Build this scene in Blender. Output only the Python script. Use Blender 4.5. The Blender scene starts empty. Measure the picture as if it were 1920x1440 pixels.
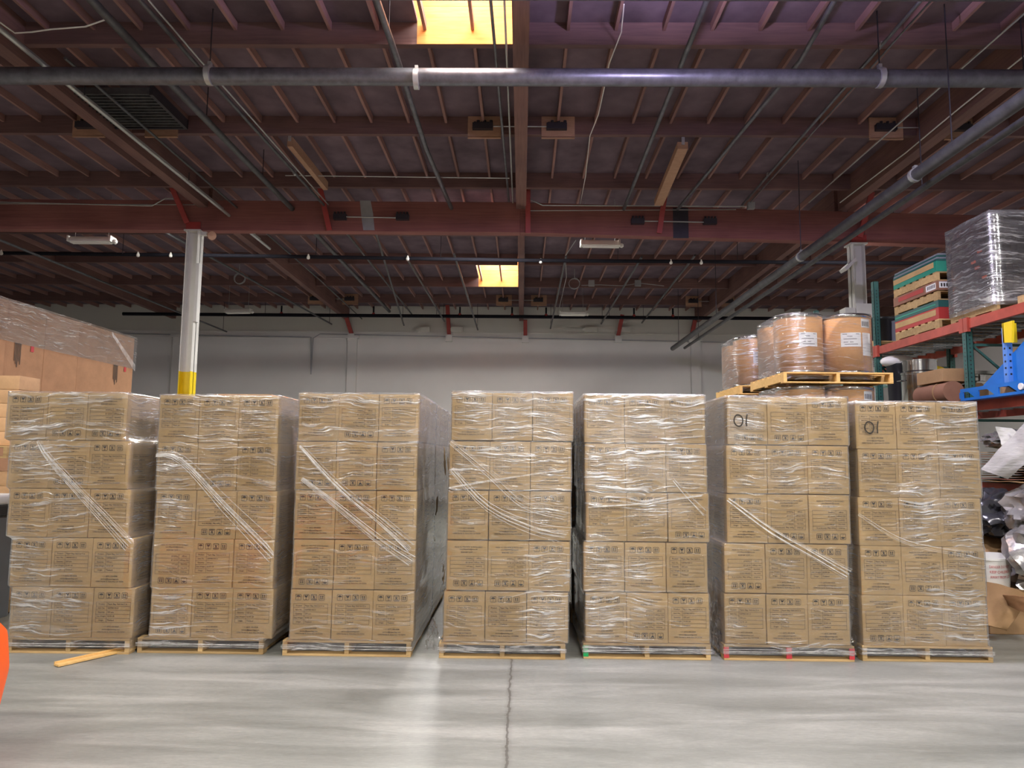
import bpy, bmesh, math, random
from mathutils import Vector, Matrix, noise
R = math.radians
rnd = random.Random(7)
S = bpy.context.scene
COL = S.collection

# ------------------------------------------------------------------ camera
F_PX, CAM_H = 1331.0, 1.63
RIGHT = Vector((0.99986389, 0.01345342, 0.00955029)).normalized()
FWD = Vector((-0.01434794, 0.99480554, 0.10077733)).normalized()
RIGHT = (RIGHT - FWD * RIGHT.dot(FWD)).normalized()
UP = RIGHT.cross(FWD).normalized()
cd = bpy.data.cameras.new('camera'); cam = bpy.data.objects.new('camera', cd); COL.objects.link(cam)
m = Matrix((RIGHT, UP, -FWD)).transposed().to_4x4(); m.translation = (0, 0, CAM_H); cam.matrix_world = m
cd.sensor_width = 36; cd.lens = 36 * F_PX / 1920; cd.clip_end = 200
S.camera = cam

# ------------------------------------------------------------------ world, exposure, lights
w = bpy.data.worlds.new('sky'); S.world = w; w.use_nodes = True
w.node_tree.nodes['Background'].inputs[0].default_value = (1.0, 0.97, 0.92, 1)
w.node_tree.nodes['Background'].inputs[1].default_value = 18.0
S.view_settings.view_transform = 'Standard'; S.view_settings.look = 'None'
S.view_settings.exposure = 0.06; S.view_settings.gamma = 1; S.view_settings.use_curve_mapping = False
try:
    S.cycles.max_bounces = 10; S.cycles.diffuse_bounces = 5; S.cycles.glossy_bounces = 4
    S.cycles.transparent_max_bounces = 24; S.cycles.transmission_bounces = 6
    S.cycles.sample_clamp_indirect = 6; S.cycles.caustics_reflective = False; S.cycles.caustics_refractive = False
except Exception: pass

def area(name, loc, sx, sy, power, color, rot=(0, 0, 0), portal=False, spread=180):
    l = bpy.data.lights.new(name, 'AREA'); l.shape = 'RECTANGLE'; l.size = sx; l.size_y = sy
    l.energy = power; l.color = color; l.spread = R(spread)
    o = bpy.data.objects.new(name, l); o.location = loc; o.rotation_euler = rot; COL.objects.link(o)
    if portal: l.cycles.is_portal = True
    return o
# high-bay lamps of the hall, plus wall fill added unseen behind the girder: (x, y, z, watts, colour)
HIGHBAYS = [(1.70, 5.95, 6.30, 210, (0.93, 0.90, 1.0)), (-4.6, 0.9, 6.30, 330, (1, .96, .88)), (1.3, -0.6, 6.30, 520, (1, .97, .90)),
            (5.6, 1.2, 6.30, 330, (1, .97, .90)), (-1.6, -5.2, 6.30, 340, (1, .97, .90)), (-9.5, 3.6, 6.30, 200, (1, .96, .88)),
            (6.0, -5.2, 6.30, 300, (1, .97, .90)), (-9.6, 9.3, 6.30, 150, (1, .95, .88)), (-.9, 15.2, 6.60, 720, (1, .97, .93)), (-7.1, 15.2, 6.60, 200, (1, .97, .93)), (7.6, 15.2, 6.60, 330, (1, .97, .93)),
            (9.5, 8.0, 6.30, 120, (1, .97, .92))]
VIOLET = (.66, .58, 1.0)
ROOF_FILL = [(420, VIOLET), (22, (1, .8, .85)), (70, VIOLET), (110, VIOLET), 0, (16, (1, .8, .85)), 0, 0, 0, 0, 0, 0]  # added roof tint per lamp, stands in for violet glare
SKYLIGHTS = [(-1.38, -0.15, 6.12, 8.57), (-1.38, -0.15, 19.12, 21.62), (-1.38, -0.15, -6.60, -4.13)]
for x0, x1, y0, y1 in SKYLIGHTS:
    area('skylight_portal', ((x0+x1)/2, (y0+y1)/2, 7.75), x1-x0, y1-y0, 1, (1, 1, 1), portal=True)

# ------------------------------------------------------------------ mesh helpers
class MB:
    def __init__(s): s.v = []; s.f = []
    def box(s, x0, x1, y0, y1, z0, z1, M=None):
        n = len(s.v)
        p = [(x0,y0,z0),(x1,y0,z0),(x1,y1,z0),(x0,y1,z0),(x0,y0,z1),(x1,y0,z1),(x1,y1,z1),(x0,y1,z1)]
        s.v += [tuple(M @ Vector(q)) if M else q for q in p]
        s.f += [tuple(n+i for i in q) for q in ((0,3,2,1),(4,5,6,7),(0,1,5,4),(1,2,6,5),(2,3,7,6),(3,0,4,7))]
        return s
    def quad(s, a, b, c, d):
        n = len(s.v); s.v += [tuple(a), tuple(b), tuple(c), tuple(d)]; s.f.append((n, n+1, n+2, n+3)); return s
    def beam(s, a, b, w, h, up=(0, 0, 1)):
        a, b = Vector(a), Vector(b); d = (b-a).normalized(); u = Vector(up)
        if abs(d.dot(u)) > .98: u = Vector((0, 1, 0))
        r = d.cross(u).normalized(); u = r.cross(d)
        n = len(s.v)
        for p in (a, b):
            for i, j in ((-1,-1),(1,-1),(1,1),(-1,1)): s.v.append(tuple(p + r*i*w/2 + u*j*h/2))
        s.f += [tuple(n+i for i in q) for q in ((0,3,2,1),(4,5,6,7),(0,1,5,4),(1,2,6,5),(2,3,7,6),(3,0,4,7))]
        return s
    def tube(s, pts, r, k=8, cap=True):
        pts = [Vector(p) for p in pts]; n0 = len(s.v); N = len(pts)
        prev = None
        for i, p in enumerate(pts):
            d = (pts[min(i+1, N-1)] - pts[max(i-1, 0)]).normalized()
            a = prev if prev is not None else (Vector((0,0,1)) if abs(d.z) < .9 else Vector((1,0,0)))
            a = (a - d*a.dot(d)).normalized(); prev = a; b = d.cross(a)
            rr = r[i] if isinstance(r, (list, tuple)) else r
            for j in range(k):
                t = 2*math.pi*j/k; s.v.append(tuple(p + (a*math.cos(t) + b*math.sin(t))*rr))
        for i in range(N-1):
            for j in range(k):
                q = (j+1) % k
                s.f.append((n0+i*k+j, n0+i*k+q, n0+(i+1)*k+q, n0+(i+1)*k+j))
        if cap:
            s.f.append(tuple(n0+j for j in reversed(range(k)))); s.f.append(tuple(n0+(N-1)*k+j for j in range(k)))
        return s
    def lathe(s, prof, c=(0,0,0), k=24):
        n0 = len(s.v)
        for (r, z) in prof:
            for j in range(k):
                t = 2*math.pi*j/k; s.v.append((c[0]+r*math.cos(t), c[1]+r*math.sin(t), c[2]+z))
        for i in range(len(prof)-1):
            for j in range(k):
                q = (j+1) % k; s.f.append((n0+i*k+j, n0+i*k+q, n0+(i+1)*k+q, n0+(i+1)*k+j))
        s.f.append(tuple(n0+j for j in reversed(range(k)))); s.f.append(tuple(n0+(len(prof)-1)*k+j for j in range(k)))
        return s
    def prism(s, pts, axis, a, b):
        # polygon pts extruded along axis ('x','y','z') between a and b
        def P(p, t): return {'x': (t, p[0], p[1]), 'y': (p[0], t, p[1]), 'z': (p[0], p[1], t)}[axis]
        n = len(s.v); k = len(pts)
        s.v += [P(p, a) for p in pts] + [P(p, b) for p in pts]
        s.f.append(tuple(n+i for i in range(k))); s.f.append(tuple(n+k+i for i in reversed(range(k))))
        for i in range(k):
            j = (i+1) % k; s.f.append((n+i, n+j, n+k+j, n+k+i))
        return s
    def mesh(s, name, mat=None, smooth=False, bevel=0, fix=True):
        me = bpy.data.meshes.new(name); me.from_pydata(s.v, [], s.f)
        bm = bmesh.new(); bm.from_mesh(me)
        if fix: bmesh.ops.recalc_face_normals(bm, faces=bm.faces)
        if bevel: bmesh.ops.bevel(bm, geom=bm.edges[:], offset=bevel, segments=2, affect='EDGES', profile=.6)
        bm.to_mesh(me); bm.free()
        if mat: me.materials.append(mat)
        if smooth:
            for p in me.polygons: p.use_smooth = True
        return me
    def build(s, name, mat, parent=None, loc=(0,0,0), rot=(0,0,0), smooth=False, bevel=0, **k):
        return put(name, s.mesh(name, mat, smooth, bevel), parent, loc, rot, **k)

def put(name, me, parent=None, loc=(0,0,0), rot=(0,0,0), label=None, cat=None, group=None, kind=None):
    o = bpy.data.objects.new(name, me); COL.objects.link(o); o.parent = parent; o.location = loc; o.rotation_euler = rot
    if label: o['label'] = label
    if cat: o['category'] = cat
    if group: o['group'] = group
    if kind: o['kind'] = kind
    return o
def empty(name, loc=(0,0,0), rot=(0,0,0), **k): return put(name, None, None, loc, rot, **k)
def smoothmesh(o, ang=40):
    for p in o.data.polygons: p.use_smooth = True
    try: o.data.set_sharp_from_angle(angle=R(ang))
    except Exception: pass
    return o

def at(px, py, Y=None, Z=None, X=None):
    """world point seen at photo pixel (px,py) at a known depth Y, height Z or side X"""
    d = RIGHT*((px-960)/F_PX) + UP*((720-py)/F_PX) + FWD; c = Vector((0, 0, CAM_H))
    t = (Y-c.y)/d.y if Y is not None else (Z-c.z)/d.z if Z is not None else (X-c.x)/d.x
    return c + d*t

# ------------------------------------------------------------------ material helpers
def newmat(name):
    m = bpy.data.materials.new(name); m.use_nodes = True; return m, m.node_tree.nodes, m.node_tree.links
def N(nodes, typ, **k):
    n = nodes.new(typ)
    for a, b in k.items(): setattr(n, a, b)
    return n
def math_(nd, lk, op, a, b=None, c=None, clamp=False):
    n = nd.new('ShaderNodeMath'); n.operation = op; n.use_clamp = clamp
    for i, v in enumerate((a, b, c)):
        if v is None: continue
        if isinstance(v, (int, float)): n.inputs[i].default_value = v
        else: lk.new(v, n.inputs[i])
    return n.outputs[0]
def coords(nd, lk, scale=(1,1,1), rot=(0,0,0), kind='Object'):
    tc = nd.new('ShaderNodeTexCoord'); mp = nd.new('ShaderNodeMapping')
    mp.inputs['Scale'].default_value = scale; mp.inputs['Rotation'].default_value = rot
    lk.new(tc.outputs[kind], mp.inputs[0]); return mp.outputs[0]
def noise_(nd, lk, vec, scale, detail=3, rough=.55, dist=0, w=None):
    n = nd.new('ShaderNodeTexNoise')
    if w is not None: n.noise_dimensions = '4D'; lk.new(w, n.inputs['W'])
    lk.new(vec, n.inputs['Vector']); n.inputs['Scale'].default_value = scale; n.inputs['Detail'].default_value = detail
    n.inputs['Roughness'].default_value = rough; n.inputs['Distortion'].default_value = dist
    return n.outputs['Fac']
def ramp(nd, lk, fac, stops):
    r = nd.new('ShaderNodeValToRGB'); e = r.color_ramp.elements
    while len(e) < len(stops): e.new(.5)
    for el, (p, c) in zip(e, stops):
        el.position = p; el.color = (c[0], c[1], c[2], 1) if not isinstance(c, (int, float)) else (c, c, c, 1)
    lk.new(fac, r.inputs[0]); return r.outputs[0]
def plain(name, col, rough=.6, metal=0, var=.12, nscale=6, bump=0, spec=.5, stretch=(1,1,1), vary=0, kind='Object'):
    m, nd, lk = newmat(name); b = nd['Principled BSDF']
    v = coords(nd, lk, stretch, kind=kind)
    info = nd.new('ShaderNodeObjectInfo')
    f = noise_(nd, lk, v, nscale, 4, .6, 0, math_(nd, lk, 'MULTIPLY', info.outputs['Random'], 30))
    c0 = [max(0, c*(1-var)) for c in col]; c1 = [min(1, c*(1+var)) for c in col]
    out = ramp(nd, lk, f, [(.3, c0), (.7, c1)])
    if vary:
        hs = nd.new('ShaderNodeHueSaturation'); lk.new(out, hs.inputs['Color'])
        lk.new(math_(nd, lk, 'MULTIPLY_ADD', info.outputs['Random'], vary, 1-vary/2), hs.inputs['Value']); out = hs.outputs[0]
    lk.new(out, b.inputs['Base Color'])
    b.inputs['Roughness'].default_value = rough; b.inputs['Metallic'].default_value = metal
    b.inputs['Specular IOR Level'].default_value = spec
    if bump:
        bp = nd.new('ShaderNodeBump'); bp.inputs['Strength'].default_value = bump; bp.inputs['Distance'].default_value = .01
        lk.new(f, bp.inputs['Height']); lk.new(bp.outputs[0], b.inputs['Normal'])
    return m

# wood with grain along one axis
def wood(name, c0, c1, stretch, rough=.7, nscale=3, vary=.15):
    m, nd, lk = newmat(name); b = nd['Principled BSDF']
    info = nd.new('ShaderNodeObjectInfo'); wv = math_(nd, lk, 'MULTIPLY', info.outputs['Random'], 40)
    f = noise_(nd, lk, coords(nd, lk, stretch), nscale, 5, .65, .6, wv)
    g = noise_(nd, lk, coords(nd, lk, (1,1,1)), 1.3, 2, .5, 0, wv)
    f2 = math_(nd, lk, 'MULTIPLY_ADD', g, .5, math_(nd, lk, 'MULTIPLY', f, .6))
    out = ramp(nd, lk, f2, [(.35, c0), (.72, c1)])
    hs = nd.new('ShaderNodeHueSaturation'); lk.new(out, hs.inputs['Color'])
    lk.new(math_(nd, lk, 'MULTIPLY_ADD', info.outputs['Random'], vary*2, 1-vary), hs.inputs['Value'])
    lk.new(hs.outputs[0], b.inputs['Base Color']); b.inputs['Roughness'].default_value = rough
    b.inputs['Specular IOR Level'].default_value = .25
    bp = nd.new('ShaderNodeBump'); bp.inputs['Strength'].default_value = .25; bp.inputs['Distance'].default_value = .004
    lk.new(f, bp.inputs['Height']); lk.new(bp.outputs[0], b.inputs['Normal'])
    return m

M_DECK = plain('roof_deck', (.165, .12, .148), .8, var=.35, nscale=1.6, spec=.15)
M_JOIST = wood('joist_wood', (.24, .13, .12), (.36, .21, .19), (12, .6, 12), vary=.2)
M_PURLIN = wood('purlin_wood', (.115, .068, .07), (.23, .13, .12), (.5, 10, 10), vary=.1)
M_GIRDER = wood('girder_wood', (.18, .068, .065), (.36, .145, .125), (.35, 10, 14), vary=.04)
M_BEAM = wood('beam_wood', (.15, .08, .075), (.27, .15, .13), (10, .4, 10), vary=.05)
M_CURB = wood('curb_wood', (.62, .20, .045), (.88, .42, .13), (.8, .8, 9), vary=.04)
M_PALE = wood('pale_wood', (.36, .20, .13), (.52, .32, .22), (2, 8, 8))
M_REDSTEEL = plain('red_steel', (.36, .045, .04), .5)
M_DARKSTEEL = plain('dark_steel', (.05, .045, .055), .5, .4)
M_GREYPIPE = plain('grey_pipe', (.17, .17, .19), .38, .55, var=.3, nscale=9)
M_DARKPIPE = plain('dark_pipe', (.095, .095, .10), .45, .3, var=.3, nscale=9)
M_BLACKPIPE = plain('black_pipe', (.014, .014, .02), .8, 0, spec=.1)
M_CONDUIT = plain('bright_conduit', (.55, .56, .55), .35, .6)
M_WHITE = plain('white_paint', (.74, .73, .69), .5, var=.05)
M_WHITEPL = plain('white_plastic', (.85, .84, .80), .4, var=.03)
M_COLUMN = plain('column_paint', (.70, .69, .64), .45, var=.06, nscale=3)
M_YELLOW = plain('yellow_paint', (.85, .62, .01), .4, var=.05)
M_GREYBOX = plain('grey_box', (.35, .36, .38), .5)
M_INK = plain('ink', (.035, .028, .022), .7, var=.05)
M_INKSOFT = plain('thin_ink', (.11, .075, .05), .7, var=.05)
M_RACKG = plain('rack_green', (.03, .11, .095), .45, var=.2)
M_RACKO = plain('rack_orange', (.42, .07, .045), .5, var=.2, vary=.1)
M_STEEL = plain('stainless', (.55, .55, .53), .18, 1, var=.1)
M_GALV = plain('galvanised_mesh', (.28, .30, .31), .45, .7, var=.3, nscale=20)
M_BLACK = plain('black_plastic', (.015, .016, .02), .35)
M_BLUE = plain('blue_paint', (.015, .16, .55), .35, var=.1)
M_LBLUE = plain('light_blue_paint', (.10, .26, .68), .4)
M_GREENB = plain('green_board', (.02, .26, .17), .55)
M_DGREEN = plain('dark_green_board', (.02, .10, .09), .5)
M_REDB = plain('red_board', (.42, .035, .03), .55)
M_BROWNB = plain('brown_carton', (.27, .13, .08), .75)
M_LABEL = plain('paper_label', (.80, .80, .78), .6, var=.03)
M_ORANGE = plain('orange_body', (.95, .13, .02), .35, var=.03)
M_GREYBODY = plain('grey_body', (.22, .24, .27), .45, var=.05)
M_RUBBER = plain('rubber', (.02, .02, .02), .7)
M_FOAM = plain('foam_sheet', (.47, .46, .43), .6, var=.12, nscale=7, bump=1.0, stretch=(1.2, 1.2, 6))
M_GREENP = plain('green_paint', (.01, .35, .10), .5)
M_REDP = plain('red_paint', (.55, .04, .05), .5)

def cardboard(name, c, vary=.16, flute=True):
    m, nd, lk = newmat(name); b = nd['Principled BSDF']
    info = nd.new('ShaderNodeObjectInfo'); wv = math_(nd, lk, 'MULTIPLY', info.outputs['Random'], 50)
    f = noise_(nd, lk, coords(nd, lk), 5, 4, .6, 0, wv)
    g = noise_(nd, lk, coords(nd, lk, (1, 1, 1)), 60, 2, .5, 0, wv)
    out = ramp(nd, lk, math_(nd, lk, 'MULTIPLY_ADD', g, .25, f), [(.35, [q*.86 for q in c]), (.85, [min(1, q*1.14) for q in c])])
    hs = nd.new('ShaderNodeHueSaturation'); lk.new(out, hs.inputs['Color'])
    lk.new(math_(nd, lk, 'MULTIPLY_ADD', info.outputs['Random'], vary, 1-vary/2), hs.inputs['Value'])
    lk.new(hs.outputs[0], b.inputs['Base Color']); b.inputs['Roughness'].default_value = .75; b.inputs['Specular IOR Level'].default_value = .25
    bp = nd.new('ShaderNodeBump'); bp.inputs['Strength'].default_value = .35; bp.inputs['Distance'].default_value = .004
    lk.new(f, bp.inputs['Height']); lk.new(bp.outputs[0], b.inputs['Normal'])
    return m
M_CARD = cardboard('carton_board', (.50, .335, .152))
M_CARDP = cardboard('plain_carton_board', (.47, .255, .135))
M_CARDL = cardboard('pale_carton_board', (.62, .38, .20))
M_CARDD = cardboard('brown_scrap_board', (.36, .22, .11))
M_DRUM = cardboard('drum_board', (.60, .31, .11), vary=.1)
M_PALLET = wood('pallet_wood', (.30, .19, .085), (.62, .43, .20), (1, 9, 9), vary=.25)
M_PALLET2 = wood('fresh_pallet_wood', (.55, .32, .09), (.80, .52, .20), (1, 9, 9), vary=.1)

# floor: worn trowelled concrete, control joint, scuffs
def floor_mat():
    m, nd, lk = newmat('concrete_floor'); b = nd['Principled BSDF']
    v = coords(nd, lk)
    sep = nd.new('ShaderNodeSeparateXYZ'); lk.new(v, sep.inputs[0])
    st = noise_(nd, lk, coords(nd, lk, (.35, 2.2, 1)), 1.6, 6, .62, .7)
    big = noise_(nd, lk, v, .45, 3, .5)
    fine = noise_(nd, lk, coords(nd, lk, (6, 20, 1)), 3, 5, .7, .3)
    t = math_(nd, lk, 'ADD', math_(nd, lk, 'MULTIPLY', st, .55), math_(nd, lk, 'ADD', math_(nd, lk, 'MULTIPLY', big, .3), math_(nd, lk, 'MULTIPLY', fine, .2)))
    base = ramp(nd, lk, t, [(.38, (.135, .138, .122)), (.52, (.225, .227, .203)), (.66, (.35, .345, .31))])
    # white scuffs
    sc = ramp(nd, lk, noise_(nd, lk, coords(nd, lk, (3, 9, 1), (0, 0, .5)), 3.5, 7, .75, 1.2), [(.66, 0.0), (.72, 1.0)])
    mx = nd.new('ShaderNodeMix'); mx.data_type = 'RGBA'; lk.new(math_(nd, lk, 'MULTIPLY', sc, .35), mx.inputs[0]); lk.new(base, mx.inputs[6]); mx.inputs[7].default_value = (.62, .62, .58, 1)
    # joint
    wob = math_(nd, lk, 'MULTIPLY_ADD', noise_(nd, lk, v, 9, 3), .05, .045)
    d = math_(nd, lk, 'ABSOLUTE', math_(nd, lk, 'ADD', sep.outputs[0], wob))
    j = math_(nd, lk, 'LESS_THAN', d, .007)
    j2 = math_(nd, lk, 'MULTIPLY', ramp(nd, lk, d, [(.005, 1.0), (.03, 0.0)]), .30)
    jj = math_(nd, lk, 'MAXIMUM', math_(nd, lk, 'MULTIPLY', j, .75), j2)
    mx2 = nd.new('ShaderNodeMix'); mx2.data_type = 'RGBA'; lk.new(jj, mx2.inputs[0]); lk.new(mx.outputs[2], mx2.inputs[6]); mx2.inputs[7].default_value = (.07, .065, .055, 1)
    lk.new(mx2.outputs[2], b.inputs['Base Color'])
    lk.new(math_(nd, lk, 'MULTIPLY_ADD', st, .35, .22), b.inputs['Roughness'])
    b.inputs['Specular IOR Level'].default_value = .45
    bp = nd.new('ShaderNodeBump'); bp.inputs['Strength'].default_value = .25; bp.inputs['Distance'].default_value = .006
    lk.new(fine, bp.inputs['Height']); lk.new(bp.outputs[0], b.inputs['Normal'])
    return m
M_FLOOR = floor_mat()

def wall_mat():
    m, nd, lk = newmat('painted_wall'); b = nd['Principled BSDF']
    v = coords(nd, lk)
    f = noise_(nd, lk, v, .5, 4, .55)
    b.inputs['Roughness'].default_value = .6
    lk.new(ramp(nd, lk, f, [(.3, (.66, .65, .62)), (.7, (.74, .73, .70))]), b.inputs['Base Color'])
    return m
M_WALL = wall_mat()

# stretch film: clear sheet with milky streaks and glossy wrinkles around the load, highlights partly painted white
def film_mat(name, haze=.62, gloss=.55, stretch=48, layers=1.9, facing=.5, tint=.97):
    m, nd, lk = newmat(name); out = nd['Material Output']; nd.remove(nd['Principled BSDF'])
    info = nd.new('ShaderNodeObjectInfo'); wv = math_(nd, lk, 'MULTIPLY', info.outputs['Random'], 60)
    at_ = nd.new('ShaderNodeAttribute'); at_.attribute_name = 'dense_glare'; dense_glare = at_.outputs['Fac']
    low = noise_(nd, lk, coords(nd, lk, (1.3, 1.3, 1.8)), 1.3, 3, .5, .4, wv)
    tc = nd.new('ShaderNodeTexCoord'); sep = nd.new('ShaderNodeSeparateXYZ'); lk.new(tc.outputs['Object'], sep.inputs[0])
    zz = math_(nd, lk, 'MULTIPLY_ADD', math_(nd, lk, 'SUBTRACT', low, .5), .22, sep.outputs[2])
    def streaks(sx, sz, det, dist):
        cb = nd.new('ShaderNodeCombineXYZ')
        lk.new(math_(nd, lk, 'MULTIPLY', sep.outputs[0], sx), cb.inputs[0]); lk.new(math_(nd, lk, 'MULTIPLY', sep.outputs[1], sx), cb.inputs[1])
        lk.new(math_(nd, lk, 'MULTIPLY', zz, sz), cb.inputs[2])
        return noise_(nd, lk, cb.outputs[0], 1.0, det, .6, dist, wv)
    st = streaks(2.2, stretch, 3, .22); st2 = streaks(6, stretch*1.7, 2, .3); st3 = streaks(1.5, 22, 2, .2)
    np_ = ramp(nd, lk, noise_(nd, lk, coords(nd, lk, (1.3, 1.3, 2.2)), 2.4, 4, .6, .6, wv), [(.38, 0.0), (.64, 1.0)])
    patch = math_(nd, lk, 'ADD', math_(nd, lk, 'MULTIPLY_ADD', np_, .16, .03), math_(nd, lk, 'MULTIPLY', dense_glare, math_(nd, lk, 'MULTIPLY_ADD', np_, .60, .62)), clamp=True)
    soft = ramp(nd, lk, math_(nd, lk, 'MULTIPLY_ADD', st3, .5, math_(nd, lk, 'MULTIPLY', st, .5)), [(.40, 0.0), (.68, 1.0)])
    crease_glint = ramp(nd, lk, math_(nd, lk, 'MULTIPLY_ADD', st2, .45, math_(nd, lk, 'MULTIPLY', st, .55)), [(.535, 0.0), (.60, 1.0)])
    fh = math_(nd, lk, 'MULTIPLY', math_(nd, lk, 'ADD', math_(nd, lk, 'MULTIPLY_ADD', soft, .42, .03), math_(nd, lk, 'MULTIPLY', crease_glint, 1.1)), math_(nd, lk, 'MULTIPLY', patch, haze))  # white diffuse creases: painted highlights on top of real film haze
    geo = nd.new('ShaderNodeLayerWeight'); geo.inputs['Blend'].default_value = .40
    fh = math_(nd, lk, 'MAXIMUM', fh, math_(nd, lk, 'MULTIPLY', geo.outputs['Facing'], math_(nd, lk, 'MULTIPLY_ADD', soft, facing*.7, facing*.45)), clamp=True)  # grazing sheen on the sides put in as white
    h = math_(nd, lk, 'ADD', math_(nd, lk, 'MULTIPLY', st, .7), math_(nd, lk, 'MULTIPLY', st2, .35))
    bp = nd.new('ShaderNodeBump'); bp.inputs['Strength'].default_value = 1.0; bp.inputs['Distance'].default_value = .02; lk.new(h, bp.inputs['Height'])
    bp2 = nd.new('ShaderNodeBump'); bp2.inputs['Strength'].default_value = .5; bp2.inputs['Distance'].default_value = .006; lk.new(st3, bp2.inputs['Height'])
    tr = nd.new('ShaderNodeBsdfTransparent'); tr.inputs[0].default_value = (tint, tint, tint, 1)
    gl = nd.new('ShaderNodeBsdfGlossy'); gl.inputs['Roughness'].default_value = .30; lk.new(bp.outputs[0], gl.inputs['Normal'])
    gs = nd.new('ShaderNodeBsdfGlossy'); gs.inputs['Roughness'].default_value = .09; lk.new(bp2.outputs[0], gs.inputs['Normal'])
    df = nd.new('ShaderNodeBsdfDiffuse'); df.inputs[0].default_value = (.93, .92, .92, 1)
    tl = nd.new('ShaderNodeBsdfTranslucent'); tl.inputs[0].default_value = (.9, .9, .9, 1)
    dt = nd.new('ShaderNodeMixShader'); dt.inputs[0].default_value = .2; lk.new(df.outputs[0], dt.inputs[1]); lk.new(tl.outputs[0], dt.inputs[2])
    fr = nd.new('ShaderNodeFresnel'); fr.inputs['IOR'].default_value = 1.5
    m1 = nd.new('ShaderNodeMixShader'); lk.new(fh, m1.inputs[0]); lk.new(tr.outputs[0], m1.inputs[1]); lk.new(dt.outputs[0], m1.inputs[2])
    m2 = nd.new('ShaderNodeMixShader'); lk.new(math_(nd, lk, 'MULTIPLY', math_(nd, lk, 'MULTIPLY_ADD', crease_glint, .8, .2), math_(nd, lk, 'MULTIPLY', patch, gloss), clamp=True), m2.inputs[0]); lk.new(m1.outputs[0], m2.inputs[1]); lk.new(gl.outputs[0], m2.inputs[2])
    m3 = nd.new('ShaderNodeMixShader'); lk.new(math_(nd, lk, 'MINIMUM', math_(nd, lk, 'MULTIPLY', fr.outputs[0], layers), .45), m3.inputs[0]); lk.new(m2.outputs[0], m3.inputs[1]); lk.new(gs.outputs[0], m3.inputs[2])
    lk.new(m3.outputs[0], out.inputs[0])
    return m
M_FILM = film_mat('stretch_film')
M_FILMD = film_mat('dark_wrap_film', haze=.75, gloss=.9, stretch=40, layers=4, facing=.45)
M_FILMC = film_mat('carton_band_film', haze=.34, gloss=.5, layers=.5, facing=.02)
M_BAG = plain('crumpled_film', (.55, .54, .53), .20, .65, var=.35, nscale=5, bump=1.0)
M_DARKBAG = plain('dark_crumpled_film', (.06, .06, .07), .2, .4, var=.35, nscale=5, bump=1.0)
def strand_mat():
    m, nd, lk = newmat('film_strand'); out = nd['Material Output']; b = nd['Principled BSDF']
    b.inputs['Base Color'].default_value = (.85, .84, .82, 1); b.inputs['Roughness'].default_value = .18
    tr = nd.new('ShaderNodeBsdfTransparent'); mx = nd.new('ShaderNodeMixShader')
    f = ramp(nd, lk, noise_(nd, lk, coords(nd, lk, (3, 3, 3)), 4, 3, .6), [(.35, .25), (.65, .75)])
    lk.new(f, mx.inputs[0]); lk.new(tr.outputs[0], mx.inputs[1]); lk.new(b.outputs[0], mx.inputs[2]); lk.new(mx.outputs[0], out.inputs[0])
    return m
M_STRAND = strand_mat()

# ------------------------------------------------------------------ the hall
XL, XR, YF, YB, ZD = -21.0, 15.0, -12.0, 26.0, 7.15
MB().box(XL, XR, YF, YB, -.2, 0).build('floor', M_FLOOR, kind='structure')
MB().box(XL, XR, YB, YB+.3, 0, 8.2).build('wall_back', M_WALL, kind='structure')
MB().box(XL-.3, XL, YF, YB, 0, 8.2).build('wall_left', M_WALL, kind='structure')
MB().box(XR, XR+.3, YF, YB, 0, 8.2).build('wall_right', M_WALL, kind='structure')
MB().box(XL, XR, YF-.3, YF, 0, 8.2).build('wall_front', M_WALL, kind='structure')

PUR = [-9.21, -6.67, -4.13, -1.59, .95, 3.49, 6.03, 8.57, 11.11, 13.42, 16.45, 19.03, 21.62, 24.02]   # front faces
PW = .09
BAYS = [-19.5, -13.0, -6.5, 0.0, 6.5, 13.0]
# roof deck with the skylight openings
rb = MB()
ys = sorted(set([YF, YB] + [y for s in SKYLIGHTS for y in s[2:]]))
for a, b in zip(ys, ys[1:]):
    hole = any(s[2] <= a and b <= s[3] for s in SKYLIGHTS)
    if hole:
        rb.box(XL, -1.38, a, b, ZD, ZD+.05); rb.box(-.15, XR, a, b, ZD, ZD+.05)
    else: rb.box(XL, XR, a, b, ZD, ZD+.05)
ceil = rb.build('ceiling', M_DECK, kind='structure')
# joists under the deck
cells = []
edges = [YF-PW] + PUR + [YB]
for a, b in zip(edges, edges[1:]):
    k = -34
    while True:
        x = -.06 + .61*k; k += 1
        if x > XR-.2: break
        if x < XL+.2 or min(abs(x-(bx_-.05)) for bx_ in BAYS) < .14: continue
        cells.append((x, a+PW, b))
def vis(c):
    x, a, b = c; z = b
    return (z > 4.5) and abs(x) < z*.75+.6
cells.sort(key=lambda c: (not vis(c), c[2]*1.0 + abs(c[0])*.25))
for (x, a, b) in cells[:100]:
    MB().box(x-.02, x+.02, a, b, ZD-.115, ZD).build('joist', M_JOIST, ceil)
rest = MB()
for (x, a, b) in cells[100:]: rest.box(x-.02, x+.02, a, b, ZD-.115, ZD)
rest.build('joist', M_JOIST, ceil, kind='stuff')
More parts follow.
